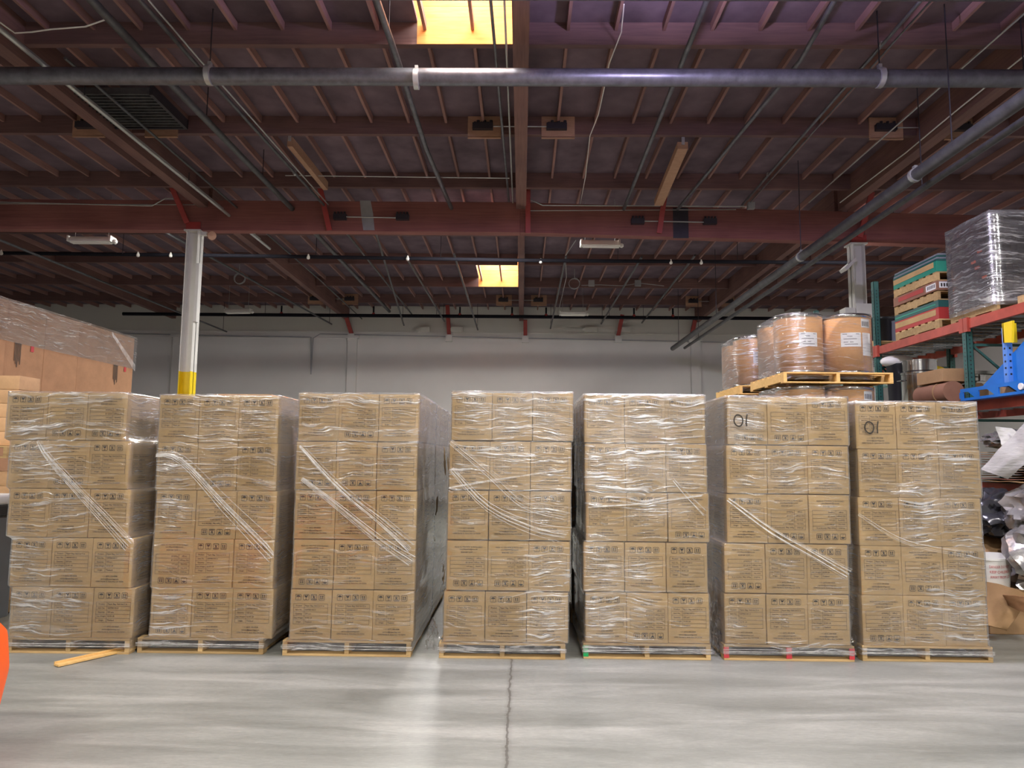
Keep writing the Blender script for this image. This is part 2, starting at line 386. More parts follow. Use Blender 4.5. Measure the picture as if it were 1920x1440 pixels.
# skylight curbs and domes
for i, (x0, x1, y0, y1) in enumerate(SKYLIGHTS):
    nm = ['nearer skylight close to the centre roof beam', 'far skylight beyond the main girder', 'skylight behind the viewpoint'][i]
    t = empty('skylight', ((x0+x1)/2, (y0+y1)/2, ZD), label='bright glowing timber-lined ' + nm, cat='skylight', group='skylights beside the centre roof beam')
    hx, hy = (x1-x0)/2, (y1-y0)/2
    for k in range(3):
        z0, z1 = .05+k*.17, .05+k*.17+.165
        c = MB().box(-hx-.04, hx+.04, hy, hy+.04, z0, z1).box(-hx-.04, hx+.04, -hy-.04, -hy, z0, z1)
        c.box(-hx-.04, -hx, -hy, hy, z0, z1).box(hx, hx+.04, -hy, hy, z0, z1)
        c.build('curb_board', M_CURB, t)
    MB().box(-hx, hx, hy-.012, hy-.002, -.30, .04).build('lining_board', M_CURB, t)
    fr = MB()
    for s_ in (-1, 1):
        fr.box(-hx-.05, hx+.05, s_*hy-.03, s_*hy+.03, .56, .60); fr.box(s_*hx-.03, s_*hx+.03, -hy, hy, .56, .60)
    fr.build('dome_frame', M_WHITE, t)

# purlins: one piece per bay
rown = {6.03: 'sixth', 8.57: 'first', 11.11: 'second', 13.42: 'third', 16.45: 'fourth', 19.03: 'fifth', 21.62: 'sixth', 24.02: 'seventh'}
bayn = {-19.5: 'far left bay', -13.0: 'bay left of the white column', -6.5: 'bay left of centre beam', 0.0: 'bay right of centre beam', 6.5: 'bay right of the grey column'}
for y in PUR:
    for bx_, bx2 in zip(BAYS, BAYS[1:] + [15.05]):
        a = bx_+.05; b = bx2-.15
        if b-a < 1: continue
        where = ('%s row from the top' % rown[y]) if y >= 8.5 else '%s row overhead, out of view' % ['first', 'second', 'third', 'fourth', 'fifth', 'sixth', 'seventh'][PUR.index(y)]
        MB().box(a, b, y, y+PW, 6.85, ZD).build('purlin', M_PURLIN, label='red-brown timber purlin, %s, %s' % (bayn.get(bx_, 'far right bay'), where),
              cat='roof beam', group='purlins crossing the roof')
MB().box(XL, -19.65, YF, YF+.09, 6.85, ZD)
for i, x in enumerate(BAYS):
    nm = ['far left', 'left outer', 'left column line', 'centre', 'right column line', 'right outer'][i]
    zb = 6.62
    MB().box(x-.15, x+.05, YF, 14.0, zb, ZD).build('roof_beam', M_BEAM, label='long red-brown roof beam running away from the viewer, %s, in front of the girder' % nm, cat='roof beam')
    MB().box(x-.13, x+.03, 14.2, YB, zb, ZD).build('roof_beam', M_BEAM, label='long red-brown roof beam behind the main girder, %s, reaching the far wall' % nm, cat='roof beam')
# main girder in two lengths
for side, x0, x1, za, zb_ in (('left', XL, -.07, 6.17, 6.13), ('right', -.07, XR, 6.13, 5.76)):
    g = MB(); y0, y1 = 13.98, 14.20; h = .63
    n = len(g.v); g.v += [(x0,y0,za),(x1,y0,zb_),(x1,y1,zb_),(x0,y1,za),(x0,y0,za+h),(x1,y0,zb_+h),(x1,y1,zb_+h),(x0,y1,za+h)]
    g.f += [(0,3,2,1),(4,5,6,7),(0,1,5,4),(1,2,6,5),(2,3,7,6),(3,0,4,7)]
    go = g.build('girder', M_GIRDER, label='deep laminated red-brown girder across the hall, %s of the centre beam' % side, cat='girder', bevel=.01)
    if side == 'right':
        MB().box(3.02, 3.33, y0-.004, y0+.01, 6.03, 6.66).build('patch_plate', M_DARKSTEEL, go)['label'] = 'dark painted patch on the girder face'
    else:
        MB().prism([(-3.25, 6.16), (-3.02, 6.16), (-3.06, 6.5), (-3.12, 6.78), (-3.34, 6.78), (-3.30, 6.45)], 'y', y0-.004, y0+.01).build('patch_plate', M_GREYBOX, go)['label'] = 'grey painted patch on the girder face'
# post columns under the girder
def column(x, y, ztop, label, wide):
    t = empty('steel_column', (x, y, 0), label=label, cat='column')
    hw, hd = .12, .13
    def sect(z0, z1, mat, nm):
        MB().box(-hw, hw, -.012, .012, z0, z1).box(-hw, -hw+.018, -hd, hd, z0, z1).box(hw-.018, hw, -hd, hd, z0, z1).build(nm, mat, t)
    sect(0, 3.25, M_YELLOW, 'yellow_base'); sect(3.25, ztop-.03, M_COLUMN, 'shaft')
    MB().box(-.17, .17, -.15, .15, ztop-.03, ztop).build('cap_plate', M_COLUMN, t)
    MB().box(-.14, .16, -.13, -.122, ztop, ztop+.16).box(-.14, .16, .122, .13, ztop, ztop+.16).build('cap_bracket', M_REDSTEEL, t)
    MB().box(-.15, -.14, -.13, .13, ztop, ztop+.16)
    if wide:
        MB().box(-.33, -.13, -.16, .1, 0, 4.62).build('side_channel', M_COLUMN, t)
        MB().box(-.12, .22, -.17, -.14, 0, 4.70).build('cover_plate', M_COLUMN, t)
        MB().prism([(-.33, 5.42), (-.1, 5.62), (-.1, 5.55), (-.29, 5.36)], 'y', -.2, .06).build('bracket', M_COLUMN, t)
    else:
        MB().box(hw+.001, hw+.06, -.14, -.02, 4.25, 5.45).build('junction_cover', M_WHITE, t)
    return t
column(-6.73, 14.09, 6.15, 'white steel column with a yellow base standing behind the left stacks', False)
column(6.72, 14.09, 5.95, 'pale grey steel column rising behind the cardboard drums', True)

# hold-down boards with dark brackets on the second and last purlin
def holddown(x, y, label, z=6.80):
    t = empty('mounting_board', (x, y, z), label=label, cat='mounting board', group='plywood mounting boards with rod brackets')
    MB().box(-.27, .27, -.03, -.002, 0, .34).build('board', M_PALE, t)
    b = MB()
    b.box(-.19, .14, -.11, -.03, .10, .20)
    for k in range(6): b.lathe([(.026, 0), (.026, .05)], (-.15+k*.052, -.07, .20 if k % 2 else .17), 6)
    b.build('bracket', M_DARKSTEEL, t)
    MB().box(-.27, .27, -.035, .0, -.03, -.012).build('ledger_strip', M_PALE, t)
    return t
for row, (y, lab) in enumerate(((11.11, 'second purlin row'), (24.02, 'last purlin row'))):
    for xc, nm in ((-6.55, 'left column beam'), (-.05, 'centre beam'), (6.45, 'right column beam')):
        for s_ in (-1, 1):
            holddown(xc+s_*.60, y, 'plywood board with dark bracket %s of %s, on %s' % ('left' if s_ < 0 else 'right', nm, lab))
        MB().tube([(xc-.45, y-.07, 6.95), (xc+.45, y-.07, 6.95)], .010, 6).build('tie_rod', M_CONDUIT, label='thin steel tie rod through the %s at the %s' % (nm, lab), cat='tie rod')
# brackets on the girder face
for xa, xb, nm in ((-3.72, -2.45, 'left'), (2.30, 3.75, 'right')):
    z = 6.42 if nm == 'left' else 6.36
    t = empty('girder_tie', (0, 13.98, z), label='steel tie rod with bolted brackets on the %s part of the girder face' % nm, cat='tie rod')
    MB().tube([(xa, -.06, 0), (xb, -.06, -.02)], .012, 6).build('rod', M_CONDUIT, t)
    for x in (xa, xb):
        b = MB().box(x-.13, x+.13, -.10, 0, -.06, .05)
        for k in range(4): b.lathe([(.022, 0), (.022, .04)], (x-.10+k*.066, -.09, .05), 6)
        b.build('bracket', M_DARKSTEEL, t)

# sloping kickers and red straps
def kicker(a, b, label, w_=.09, h_=.16):
    t = empty('roof_brace', a, label=label, cat='roof brace'); a, b = Vector(a), Vector(b)
    MB().beam((0, 0, 0), b-a, w_, h_).build('brace_board', M_PALE, t)
    MB().beam((0, -.03, .0), (0, -.03, .30), .05, .012, (0, 1, 0)).build('strap_end', M_CONDUIT, t)
kicker((-3.87, 11.22, 6.76), (-3.78, 13.05, 6.72), 'orange-lit timber brace board left of the centre beam near the girder')
kicker((2.60, 11.22, 6.72), (2.66, 13.60, 6.62), 'orange-lit timber brace board right of the centre beam near the girder', .17, .12)
for px0, py0, px1, py1, nm in ((598, 315, 618, 432, 'just left of the tie rod bracket'), (990, 310, 990, 437, 'beside the centre beam'),
                              (1250, 330, 1236, 437, 'beside the right timber brace'), (320, 345, 351, 418, 'above the white column at left'),
                              (1635, 360, 1612, 445, 'above the pale grey column at right')):
    a, b = at(px0, py0, Y=13.72), at(px1, py1, Y=13.93)
    a.z = min(a.z, 7.1)
    MB().beam(a, b, .10, .05, (0, 1, 0)).build('steel_strap', M_REDSTEEL, label='red steel strap on the girder face %s' % nm, cat='steel strap')
for px0, py0, px1, py1, nm in ((648, 590, 659, 626, 'left'), (839, 572, 842, 628, 'left of centre'), (985, 600, 985, 630, 'centre'), (1167, 590, 1159, 630, 'right of centre'), (1303, 600, 1297, 630, 'right')):
    a, b = at(px0, py0, Y=25.7), at(px1, py1, Y=25.93)
    t = empty('wall_strut', b, label='red steel strut at the top of the far wall, %s, with pale seat' % nm, cat='wall strut', group='red struts along the top of the far wall')
    MB().beam(a-b, (0, 0, 0), .14, .1, (0, 1, 0)).build('strut', M_REDSTEEL, t)
    MB().box(-.12, .12, -.1, .06, -.25, 0).build('seat', M_WHITE, t)
# far-wall pilasters and surface lines
for i, x in enumerate((-12.8, -6.29, 6.36, 12.6)):
    MB().box(x-.17, x+.17, 25.86, 26, 0, 5.95).box(x-.24, x+.24, 25.8, 26, 5.90, 6.0).build('trim_%d' % (i+1), M_WALL, kind='structure')
MB().box(XL, XR, 25.96, 26, 6.15, 6.19).box(XL, XR, 25.975, 26, 5.92, 5.94).build('trim_5', M_WALL, kind='structure')
MB().tube([at(108, 622, Y=25.9), at(345, 628, Y=25.9), at(580, 632, Y=25.9), at(583, 632, Y=25.9), at(583, 702, Y=25.9)], .022, 6).build('wall_conduit', M_GREYBOX, label='thin conduit running along the far wall and dropping at the left', cat='conduit')
MB().tube([at(583, 700, Y=25.9), at(587, 634, Y=25.9), at(600, 626, Y=25.9), at(700, 628, Y=25.9), at(1378, 642, Y=25.9)], .018, 6).build('wall_conduit', M_GREYBOX, label='thin conduit running along the middle of the far wall', cat='conduit')
for px in (795, 857, 1108, 1170):
    p = at(px, 618, Y=25.9)
    o = MB().box(-.22, .22, -.06, .06, -.09, .09).box(-.3, -.22, -.04, .04, -.05, .05).build('emergency_light', M_WHITE, loc=p, label='small white twin-head box on the far wall, %s' % {795: 'leftmost of four', 857: 'second from the left', 1108: 'third from the left', 1170: 'rightmost of four'}[px], cat='wall light', group='white boxes on the far wall')
    smoothmesh(o)

# ------------------------------------------------------------------ pipes, conduits, lamps under the roof
def pipe(pts, r, mat, label, name='pipe', cat='pipe', hangers=(), clamps=(), k=12, ztop=7.15):
    t = empty(name, pts[0], label=label, cat=cat)
    o = Vector(pts[0]); P = [Vector(p)-o for p in pts]
    b = MB().tube(P, r, k).build(name + '_run', mat, t); smoothmesh(b)
    for h in hangers:
        h = Vector(h)-o
        MB().tube([h, (h.x, h.y, ztop-o.z)], .008, 5).build('hanger_rod', M_DARKSTEEL, t)
    for c in clamps:
        c = Vector(c)-o; d = (P[-1]-P[0]).normalized()
        g = MB().tube([c-d*.03, c+d*.03], r*1.18, 12).box(c.x-.02, c.x+.02, c.y-.03, c.y+.03, c.z+r*.9, c.z+r*1.6)
        smoothmesh(g.build('clamp', M_CONDUIT, t))
    return t
pipe([(XL+.1, 8.3, 6.28), (15-.1, 8.36, 6.28)], .105, M_GREYPIPE, 'thick grey horizontal pipe crossing the hall near the top of the picture', cat='pipe',
     hangers=[(-3.9, 8.3, 6.3), (-10, 8.3, 6.3), (4.35, 8.33, 6.3), (6.1, 8.33, 6.3)], clamps=[at(781, 140, Y=8.3)+Vector((0, 0, -.06)), (-3.9, 8.3, 6.28), (4.35, 8.33, 6.28)])
pipe([(XL+.1, 6.66, 6.30), (15-.1, 6.74, 6.30)], .10, M_GREYPIPE, 'grey horizontal pipe at the very top edge of the picture', hangers=[(-3.9, 6.68, 6.3), (6.0, 6.7, 6.3)])
BLACKP = pipe([(XL+.1, 16.3, 6.36), (-6.6, 16.6, 6.36), (0, 16.86, 6.36), (14.8, 16.95, 6.36)], .045, M_BLACKPIPE, 'thin black horizontal pipe just below and behind the girder',
     hangers=[(-9.6, 16.48, 6.36), (-5.0, 16.66, 6.36), (-2.0, 16.78, 6.36), (2.3, 16.87, 6.36), (5.2, 16.9, 6.36)])
pipe([(-14.0, 24.3, 6.45), (14.8, 24.36, 6.45)], .06, M_BLACKPIPE, 'black horizontal pipe running along in front of the far wall', hangers=[(-9, 24.3, 6.45), (-3, 24.3, 6.45), (3, 24.3, 6.45)])
pipe([(-6.05, 2.5, 6.45), (-6.03, 8.0, 6.45), (-5.99, 16.3, 6.45)], .030, M_CONDUIT, 'bright steel conduit beneath the left roof beam running away from the viewer', 'conduit', 'conduit', hangers=[(-6.03, 9.2, 6.45), (-6.0, 12.2, 6.45)], ztop=6.63)
pipe([(-6.22, 2.5, 6.60), (-6.12, 16.0, 6.60)], .014, M_CONDUIT, 'thinner conduit beside the bright one below the left roof beam', 'conduit', 'conduit')
pipe([(-5.86, 8.5, 6.62), (-5.85, 20.0, 6.62), (-5.95, 25.8, 6.62)], .02, M_DARKPIPE, 'dark conduit hugging the left roof beam towards the far wall', 'conduit', 'conduit')
pipe([(-4.83, 4.0, 6.62), (-4.79, 8.67, 6.60), (-4.72, 13.9, 6.60), (-4.65, 24.3, 6.60)], .052, M_DARKPIPE, 'dark grey pipe running away, next right of the bright conduit', hangers=[(-4.8, 10.2, 6.6), (-4.75, 12.4, 6.6)])
pipe([(-4.36, 4.0, 6.62), (-4.24, 8.66, 6.62), (-4.02, 13.9, 6.62), (-3.9, 24.6, 6.55)], .026, M_DARKPIPE, 'thin dark twin pipe running away, left of the timber brace', clamps=[(-4.1, 12.2, 6.62)])
pipe([(-4.30, 4.0, 6.66), (-4.18, 8.66, 6.66), (-3.96, 13.9, 6.66)], .012, M_CONDUIT, 'thin wire conduit alongside the dark twin pipe at left', 'conduit', 'conduit')
pipe([(-1.66, 5.6, 6.60), (-1.61, 8.6, 6.60), (-1.60, 11.1, 6.60), (-1.46, 13.9, 6.60)], .040, M_GREYPIPE, 'grey pipe running away just left of the bright skylight', hangers=[(-1.61, 7.9, 6.6)])
pipe([(-.42, 5.6, 6.75), (-.30, 13.9, 6.75)], .02, M_GREYPIPE, 'thin grey conduit close against the left face of the centre beam', 'conduit', 'conduit')
pipe([(-.24, 5.6, 6.72), (-.22, 13.9, 6.72)], .014, M_CONDUIT, 'slim bright conduit touching the centre beam', 'conduit', 'conduit')
pipe([(5.10, 3.0, 5.32), (5.11, 24.0, 5.32)], .078, M_DARKPIPE, 'thick dark grey pipe slanting down the right side towards the far wall', hangers=[(5.1, 8.2, 5.3), (5.1, 12.8, 5.3), (5.1, 18.5, 5.3), (5.1, 23.0, 5.3)], clamps=[(5.1, 12.8, 5.32), (5.1, 9.0, 5.32)])
pipe([(5.46, 3.0, 5.34), (5.52, 24.0, 5.34)], .045, M_DARKPIPE, 'thinner dark pipe to the right of the thick slanting pipe', hangers=[(5.47, 9.5, 5.3), (5.5, 22.0, 5.3)])
pipe([(6.1, 3.0, 6.0), (6.0, 13.9, 6.0)], .035, M_DARKPIPE, 'dark conduit high on the right side near the right roof beam', 'conduit', 'conduit')
pipe([(5.75, 4.0, 6.75), (5.73, 13.9, 6.75)], .012, M_CONDUIT, 'thin bright conduit along the right roof beam', 'conduit', 'conduit')
pipe([(4.4, 5.5, 6.72), (4.4, 13.9, 6.70)], .022, M_GREYPIPE, 'slim grey conduit right of the picture middle crossing the thick pipe', 'conduit', 'conduit', clamps=[(4.4, 8.36, 6.72), (4.4, 12.4, 6.71)])
pipe([(4.55, 5.5, 6.76), (4.55, 13.9, 6.74)], .012, M_GREYPIPE, 'thin conduit paired with the slim grey one at right', 'conduit', 'conduit')
pipe([(3.35, 5.5, 6.80), (3.50, 8.6, 6.66), (3.1, 13.9, 6.60)], .030, M_GREYPIPE, 'grey pipe in the bay right of the centre beam in front of the girder')
pipe([(2.05, 5.6, 6.8), (2.02, 13.9, 6.6)], .034, M_GREYPIPE, 'grey pipe in the bay right of the centre beam, nearer the beam')
for i, (a, b, lab) in enumerate((((1.05, 17.0, 6.5), (1.0, 25.2, 6.2), 'first'), ((-1.7, 17.0, 6.55), (-1.6, 25.0, 6.1), 'second'), ((2.9, 17.0, 6.5), (2.8, 25.0, 6.35), 'third'),
                                 ((4.2, 17.0, 6.55), (4.3, 25.3, 6.45), 'fourth'), ((-2.9, 17.0, 6.5), (-2.8, 25.0, 6.4), 'fifth'), ((-3.2, 14.4, 6.6), (-4.3, 25.3, 6.3), 'sixth'), ((-8.2, 14.3, 6.6), (-6.9, 25.2, 6.3), 'seventh'), ((-11.5, 9.5, 6.2), (-10.7, 25.2, 6.0), 'eighth'))):
    where = {'first': 'just right of the centre beam', 'second': 'just left of the far skylight', 'third': 'second bay quarter right of centre', 'fourth': 'left of the hanging slanting pipes', 'fifth': 'left of the sprinkler drop', 'sixth': 'left of centre behind the girder', 'seventh': 'behind the white column', 'eighth': 'far left above the plain cartons'}[lab]
    pipe([a, b], .028, M_DARKPIPE, 'dark branch pipe running to the far wall, %s' % where, hangers=[(b[0], b[1]-.3, b[2])])
# girder conduits
p = [at(0, 379, Y=13.9), at(285, 386, Y=13.9), at(310, 372, Y=13.9), at(325, 372, Y=13.9)]
pipe(p, .012, M_CONDUIT, 'thin light conduit along the top of the girder at left', 'conduit', 'conduit', k=6)
pipe([at(0, 382, Y=13.92), at(365, 384, Y=13.92), at(372, 372, Y=13.92)], .009, M_CONDUIT, 'second thin conduit along the girder at left', 'conduit', 'conduit', k=6)
pipe([at(990, 372, Y=13.85), at(1018, 385, Y=13.9), at(1400, 387, Y=13.9)], .012, M_CONDUIT, 'thin conduit along the top of the girder right of centre ending in a box', 'conduit', 'conduit', k=6)
pipe([at(990, 395, Y=13.92), at(1380, 393, Y=13.92)], .009, M_CONDUIT, 'second thin conduit along the girder right of centre', 'conduit', 'conduit', k=6)
MB().box(-.07, .07, -.05, .05, -.07, .07).build('junction_box', M_GREYBOX, loc=at(1408, 386, Y=13.9), label='small grey junction box on the girder right of centre', cat='junction box', bevel=.008)
pipe([at(535, 329, Y=12.5), at(955, 334, Y=12.5)], .009, M_CONDUIT, 'thin straight conduit crossing from the left twin pipe to the centre beam', 'conduit', 'conduit', k=6)
# white loose cable
pipe([at(1170, 8, Z=6.9), at(1165, 60, Z=6.85), at(1142, 120, Z=6.8), at(1133, 165, Z=6.8), at(1122, 215, Z=6.8), at(1106, 255, Z=6.8), at(1098, 330, Z=6.8), at(1088, 382, Z=6.8)], .008, M_WHITEPL, 'thin white cable hanging loosely down right of the centre beam', 'cable', 'cable', k=6)
pipe([at(0, 42, Z=6.7), at(28, 62, Z=6.7), at(60, 60, Z=6.72), at(95, 55, Z=6.75), at(160, 50, Z=6.75), at(200, 36, Z=6.8)], .010, M_WHITEPL, 'white sagging cable in the upper left corner', 'cable', 'cable', k=6)
pipe([at(1920, 105, Z=6.7), at(1790, 210, Z=6.7), at(1700, 285, Z=6.7), at(1575, 380, Z=6.7)], .011, M_WHITEPL, 'thin bright cable running along the right roof beam', 'cable', 'cable', k=6)
pipe([at(1045, 592, Z=6.55), at(1062, 520, Z=6.6), at(1060, 480, Z=6.65), at(1080, 450, Z=6.7)], .010, M_CONDUIT, 'grey cable dropping behind the girder right of centre', 'cable', 'cable', k=6)
# cable coils
for px, py, D, lab in ((1077, 531, 20.6, 'right of the far skylight'), (448, 521, 19.5, 'left of the left roof beam')):
    c = at(px, py, Y=D); r = .16
    pts = [c+Vector((0, 0, ZD-c.z)), c+Vector((0, 0, r+.1))] + [c+Vector((r*math.sin(a*.45), .0 + a*.004, r*math.cos(a*.45))) for a in range(30)]
    pipe(pts, .011, M_GREYBOX, 'coil of grey cable hanging under the roof %s' % lab, 'cable_coil', 'cable coil', k=6)
for px, py in ((1109, 531), (1196, 531)):
    MB().box(-.09, .09, -.04, .04, -.09, .09).build('junction_box', M_GREYBOX, loc=at(px, py, Y=20.7), label='grey junction box on the cable right of the far skylight, %s one' % ('left' if px < 1150 else 'right'), cat='junction box', bevel=.008)
pipe([at(1090, 535, Y=20.7), at(1125, 534, Y=20.7), at(1165, 536, Y=20.7), at(1200, 531, Y=20.7), at(1245, 536, Y=20.7)], .010, M_GREYBOX, 'grey cable joining two junction boxes beyond the girder', 'cable', 'cable', k=6)
# unlit strip lamps
def strip(p, L, yaw, label):
    t = empty('strip_lamp', p, (0, 0, yaw), label=label, cat='strip lamp', group='white strip lamps under the roof')
    h = L/2
    MB().prism([(-.10, -.06), (.10, -.06), (.07, .02), (.05, .05), (-.05, .05), (-.07, .02)], 'x', -h, h).build('housing', M_WHITEPL, t)
    for s_ in (-1, 1): MB().box(s_*h-.02, s_*h+.02, -.115, .115, -.07, .055).build('end_cap', M_WHITE, t)
    smoothmesh(MB().tube([(-h+.03, -.045, -.075), (h-.03, -.045, -.075)], .018, 8).tube([(-h+.03, .045, -.075), (h-.03, .045, -.075)], .018, 8).build('lamp_tube', M_WHITEPL, t))
    smoothmesh(MB().lathe([(.02, -.05), (.045, -.03), (.045, .02), (.02, .04)], (h+.06, 0, -.04), 10).build('sensor', M_WHITE, t))
    for s_ in (-1, 1): MB().tube([(s_*h*.8, 0, .04), (s_*h*.8, 0, ZD-p.z)], .005, 4).build('hanger_wire', M_CONDUIT, t)
strip(at(172, 449, Y=14.7), .90, R(0), 'white unlit strip lamp hanging below the girder left of the white column')
strip(at(1125, 456, Y=14.8), .80, R(2), 'white unlit strip lamp hanging below the girder right of the centre beam')
strip(at(1074, 587, Y=22.6), .82, R(0), 'small white strip lamp near the far wall right of centre')
strip(at(447, 583, Y=22.6), .84, R(-6), 'small white strip lamp near the far wall right of the white column')
# sprinkler heads / drops
def sprink(p, label, red=True, drop=.3):
    t = empty('sprinkler_drop', p, label=label, cat='sprinkler', group='sprinkler drops under the roof')
    smoothmesh(MB().tube([(0, 0, 0), (0, 0, drop)], .03, 8).build('drop_pipe', M_BLACKPIPE, t))
    smoothmesh(MB().lathe([(.02, -.05), (.055, -.03), (.055, .03), (.03, .06)], (0, 0, .02), 10).build('fitting', M_REDSTEEL if red else M_WHITE, t))
for i, px in enumerate((527, 533+0, 700, 862, 960, 1024, 1189, 1262)):
    if px == 533: continue
    sprink(Vector((at(px, 590, Y=24.3).x, 24.33, 6.48)), 'black sprinkler drop with red fitting by far wall pipe, %s' % {527: 'leftmost', 700: 'second from left', 862: 'third from left', 960: 'below the far skylight', 1024: 'just right of the centre beam', 1189: 'right of the strip lamp', 1262: 'rightmost'}[px])
for px, py in ((27, 471), (273, 475), (332, 478), (583, 483), (766, 487), (1014, 490), (1259, 492), (1316, 492)):
    p = at(px, py, Y=16.8); p.z = 6.36
    smoothmesh(MB().lathe([(.01, -.09), (.035, -.075), (.04, -.04), (.03, -.01), (.01, .04)], (0, 0, 0), 8).build('sprinkler_head', M_WHITEPL, BLACKP, loc=Vector((p.x, 16.55+.03*(p.x+6.6) if p.x < 0 else 16.86, 6.37))-BLACKP.location))['label'] = 'white sprinkler head'
# camera cluster under the twin pipe and horn on the column
t = empty('security_horn', at(392, 440, Y=13.95), label='small yellowed horn device at the top of the white column', cat='horn')
smoothmesh(MB().lathe([(.03, 0), (.05, .02), (.05, .08), (.09, .14)], (0, 0, 0), 12).build('horn', M_PALE, t, rot=(R(110), 0, R(50))))
MB().box(-.16, -.04, -.04, .04, -.02, .05).build('mount', M_COLUMN, t)
# wire deck of conduits at upper left
t = empty('roof_heater', (-6.1, 9.6, 6.72), label='dark finned unit tucked under the roof at upper left behind the thick pipe', cat='heater')
b = MB()
for k in range(12): b.box(-.55+.0, .75, k*.09, k*.09+.02, 0, .10)
b.build('fins', M_DARKPIPE, t); MB().box(-.6, -.55, -.02, 1.05, -.02, .13).box(.75, .8, -.02, 1.05, -.02, .13).box(-.6, .8, 1.03, 1.06, -.02, .13).build('frame', M_DARKSTEEL, t)

# high-bay lamps (lit)
def em(name, col, s):
    m, nd, lk = newmat(name); nd.remove(nd['Principled BSDF']); e = nd.new('ShaderNodeEmission'); e.inputs[0].default_value = (*col, 1); e.inputs[1].default_value = s
    lk.new(e.outputs[0], nd['Material Output'].inputs[0]); return m
M_LED = em('led_panel', (1, .98, .95), 25)
for i, (x, y, z, wt, c) in enumerate(HIGHBAYS):
    t = empty('highbay_lamp', (x, y, z), label='lit high-bay lamp hanging from the roof, number of its row not visible' if 0 else 'lit long high-bay lamp hanging %s' % ['just above the top edge right of centre', 'ahead at left', 'above the viewpoint', 'at right ahead', 'behind the viewpoint', 'over the far left aisle', 'behind right', 'over the left cartons', 'unseen behind the girder near centre, added for wall light', 'unseen behind the girder at left, added for wall light', 'unseen behind the girder at right, added for wall light', 'over the right racks'][i], cat='lamp')
    MB().box(-.62, .62, -.20, .20, 0, .07).box(-.2, .2, -.1, .1, .07, .14).build('housing', M_WHITE, t)
    MB().box(-.6, .6, -.18, .18, -.008, -.001).build('lens', M_LED, t)
    for sx in (-.5,): MB().tube([(.5, 0, .07), (.5, 0, ZD-z)], .006, 5).build('hanger_rod', M_DARKSTEEL, t)
    MB().tube([(-.5, 0, .07), (-.5, 0, ZD-z)], .008, 5).build('hanger_rod', M_DARKSTEEL, t)
    l = bpy.data.lights.new('highbay_light', 'AREA'); l.shape = 'RECTANGLE'; l.size = 1.2; l.size_y = .36; l.energy = wt; l.color = c
    o = bpy.data.objects.new('highbay_light', l); o.parent = t; o.location = (0, 0, -.02); COL.objects.link(o)
    if ROOF_FILL[i]:   # added point light, tints the roof in place of violet lens glare
        l = bpy.data.lights.new('roof_fill', 'POINT'); l.shadow_soft_size = .12; l.energy = ROOF_FILL[i][0]; l.color = ROOF_FILL[i][1]
        o = bpy.data.objects.new('roof_fill', l); o.parent = t; o.location = (0, 0, -.16); COL.objects.link(o)

# ------------------------------------------------------------------ pallets
def pallet_meshes(wd, dp, mat):
    s = [MB().box(x-.019 if i == 1 else (x if i == 0 else x-.038), x+.019 if i == 1 else (x+.038 if i == 0 else x), 0, dp, .016, .105).mesh('stringer', mat, bevel=.002) for i, x in enumerate((0, wd/2, wd))]
    top = MB(); n = 7; bw = .095
    for k in range(n):
        y = k*(dp-bw)/(n-1); top.box(0, wd, y, y+bw, .105, .122)
    bot = MB()
    for k in range(3):
        y = k*(dp-bw)/2; bot.box(0, wd, y, y+bw, 0, .016)
    return s, top.mesh('top_deck', mat, bevel=.002), bot.mesh('bottom_deck', mat, bevel=.002)
PM = {}
def pallet(x, y, z, label, wd=1.035, dp=1.2, mat=None, rot=0, group='wooden pallets', paint=None, simple=False):
    mat = mat or M_PALLET; key = (wd, dp, mat.name)
    if key not in PM: PM[key] = pallet_meshes(wd, dp, mat)
    s, top, bot = PM[key]
    t = empty('pallet', (x, y, z), (0, 0, rot), label=label, cat='pallet', group=group)
    for me in s: put('stringer', me, t)
    put('top_deck', top, t); put('bottom_deck', bot, t)
    if paint:
        for q in paint[1]:
            MB().box(q*wd-.022 if 0 < q < 1 else (-.001 if q == 0 else wd-.040), q*wd+.022 if 0 < q < 1 else (.040 if q == 0 else wd+.001), -.002, .01, .018, .104).build('paint_mark', paint[0], t)['label'] = 'painted stringer end'
    return t

# ------------------------------------------------------------------ cartons with printing
BW, BD, BH = .334, .398, .396
def carton_mesh(seed, mat, w_=BW, d_=BD, h_=BH):
    r = random.Random(seed); me = bpy.data.meshes.new('carton'); bm = bmesh.new()
    bmesh.ops.create_cube(bm, size=1)
    bmesh.ops.subdivide_edges(bm, edges=bm.edges[:], cuts=3, use_grid_fill=True)
    for v in bm.verts:
        x, y, z = v.co.x*2, v.co.y*2, v.co.z*2
        bul = .004
        if abs(x) > .99: x += math.copysign(bul*2/w_*(1-y*y)*(1-z*z), x)
        if abs(y) > .99: y += math.copysign(bul*1.2*2/d_*(1-x*x if abs(x) < 1 else 0)*(1-z*z), y)
        if abs(z) > .99 and abs(x) < .99: z += .0
        v.co = (x*w_/2 + r.uniform(-.001, .001), y*d_/2 + r.uniform(-.001, .001), z*h_/2)
    sharp = [e for e in bm.edges if len(e.link_faces) == 2 and e.calc_face_angle(0) > 1.0]
    bmesh.ops.bevel(bm, geom=sharp, offset=.005, segments=2, affect='EDGES', profile=.6)
    bm.to_mesh(me); bm.free(); me.materials.append(mat)
    for p in me.polygons: p.use_smooth = True
    try: me.set_sharp_from_angle(angle=R(35))
    except Exception: pass
    return me
CM = [carton_mesh(i, M_CARD) for i in range(5)]

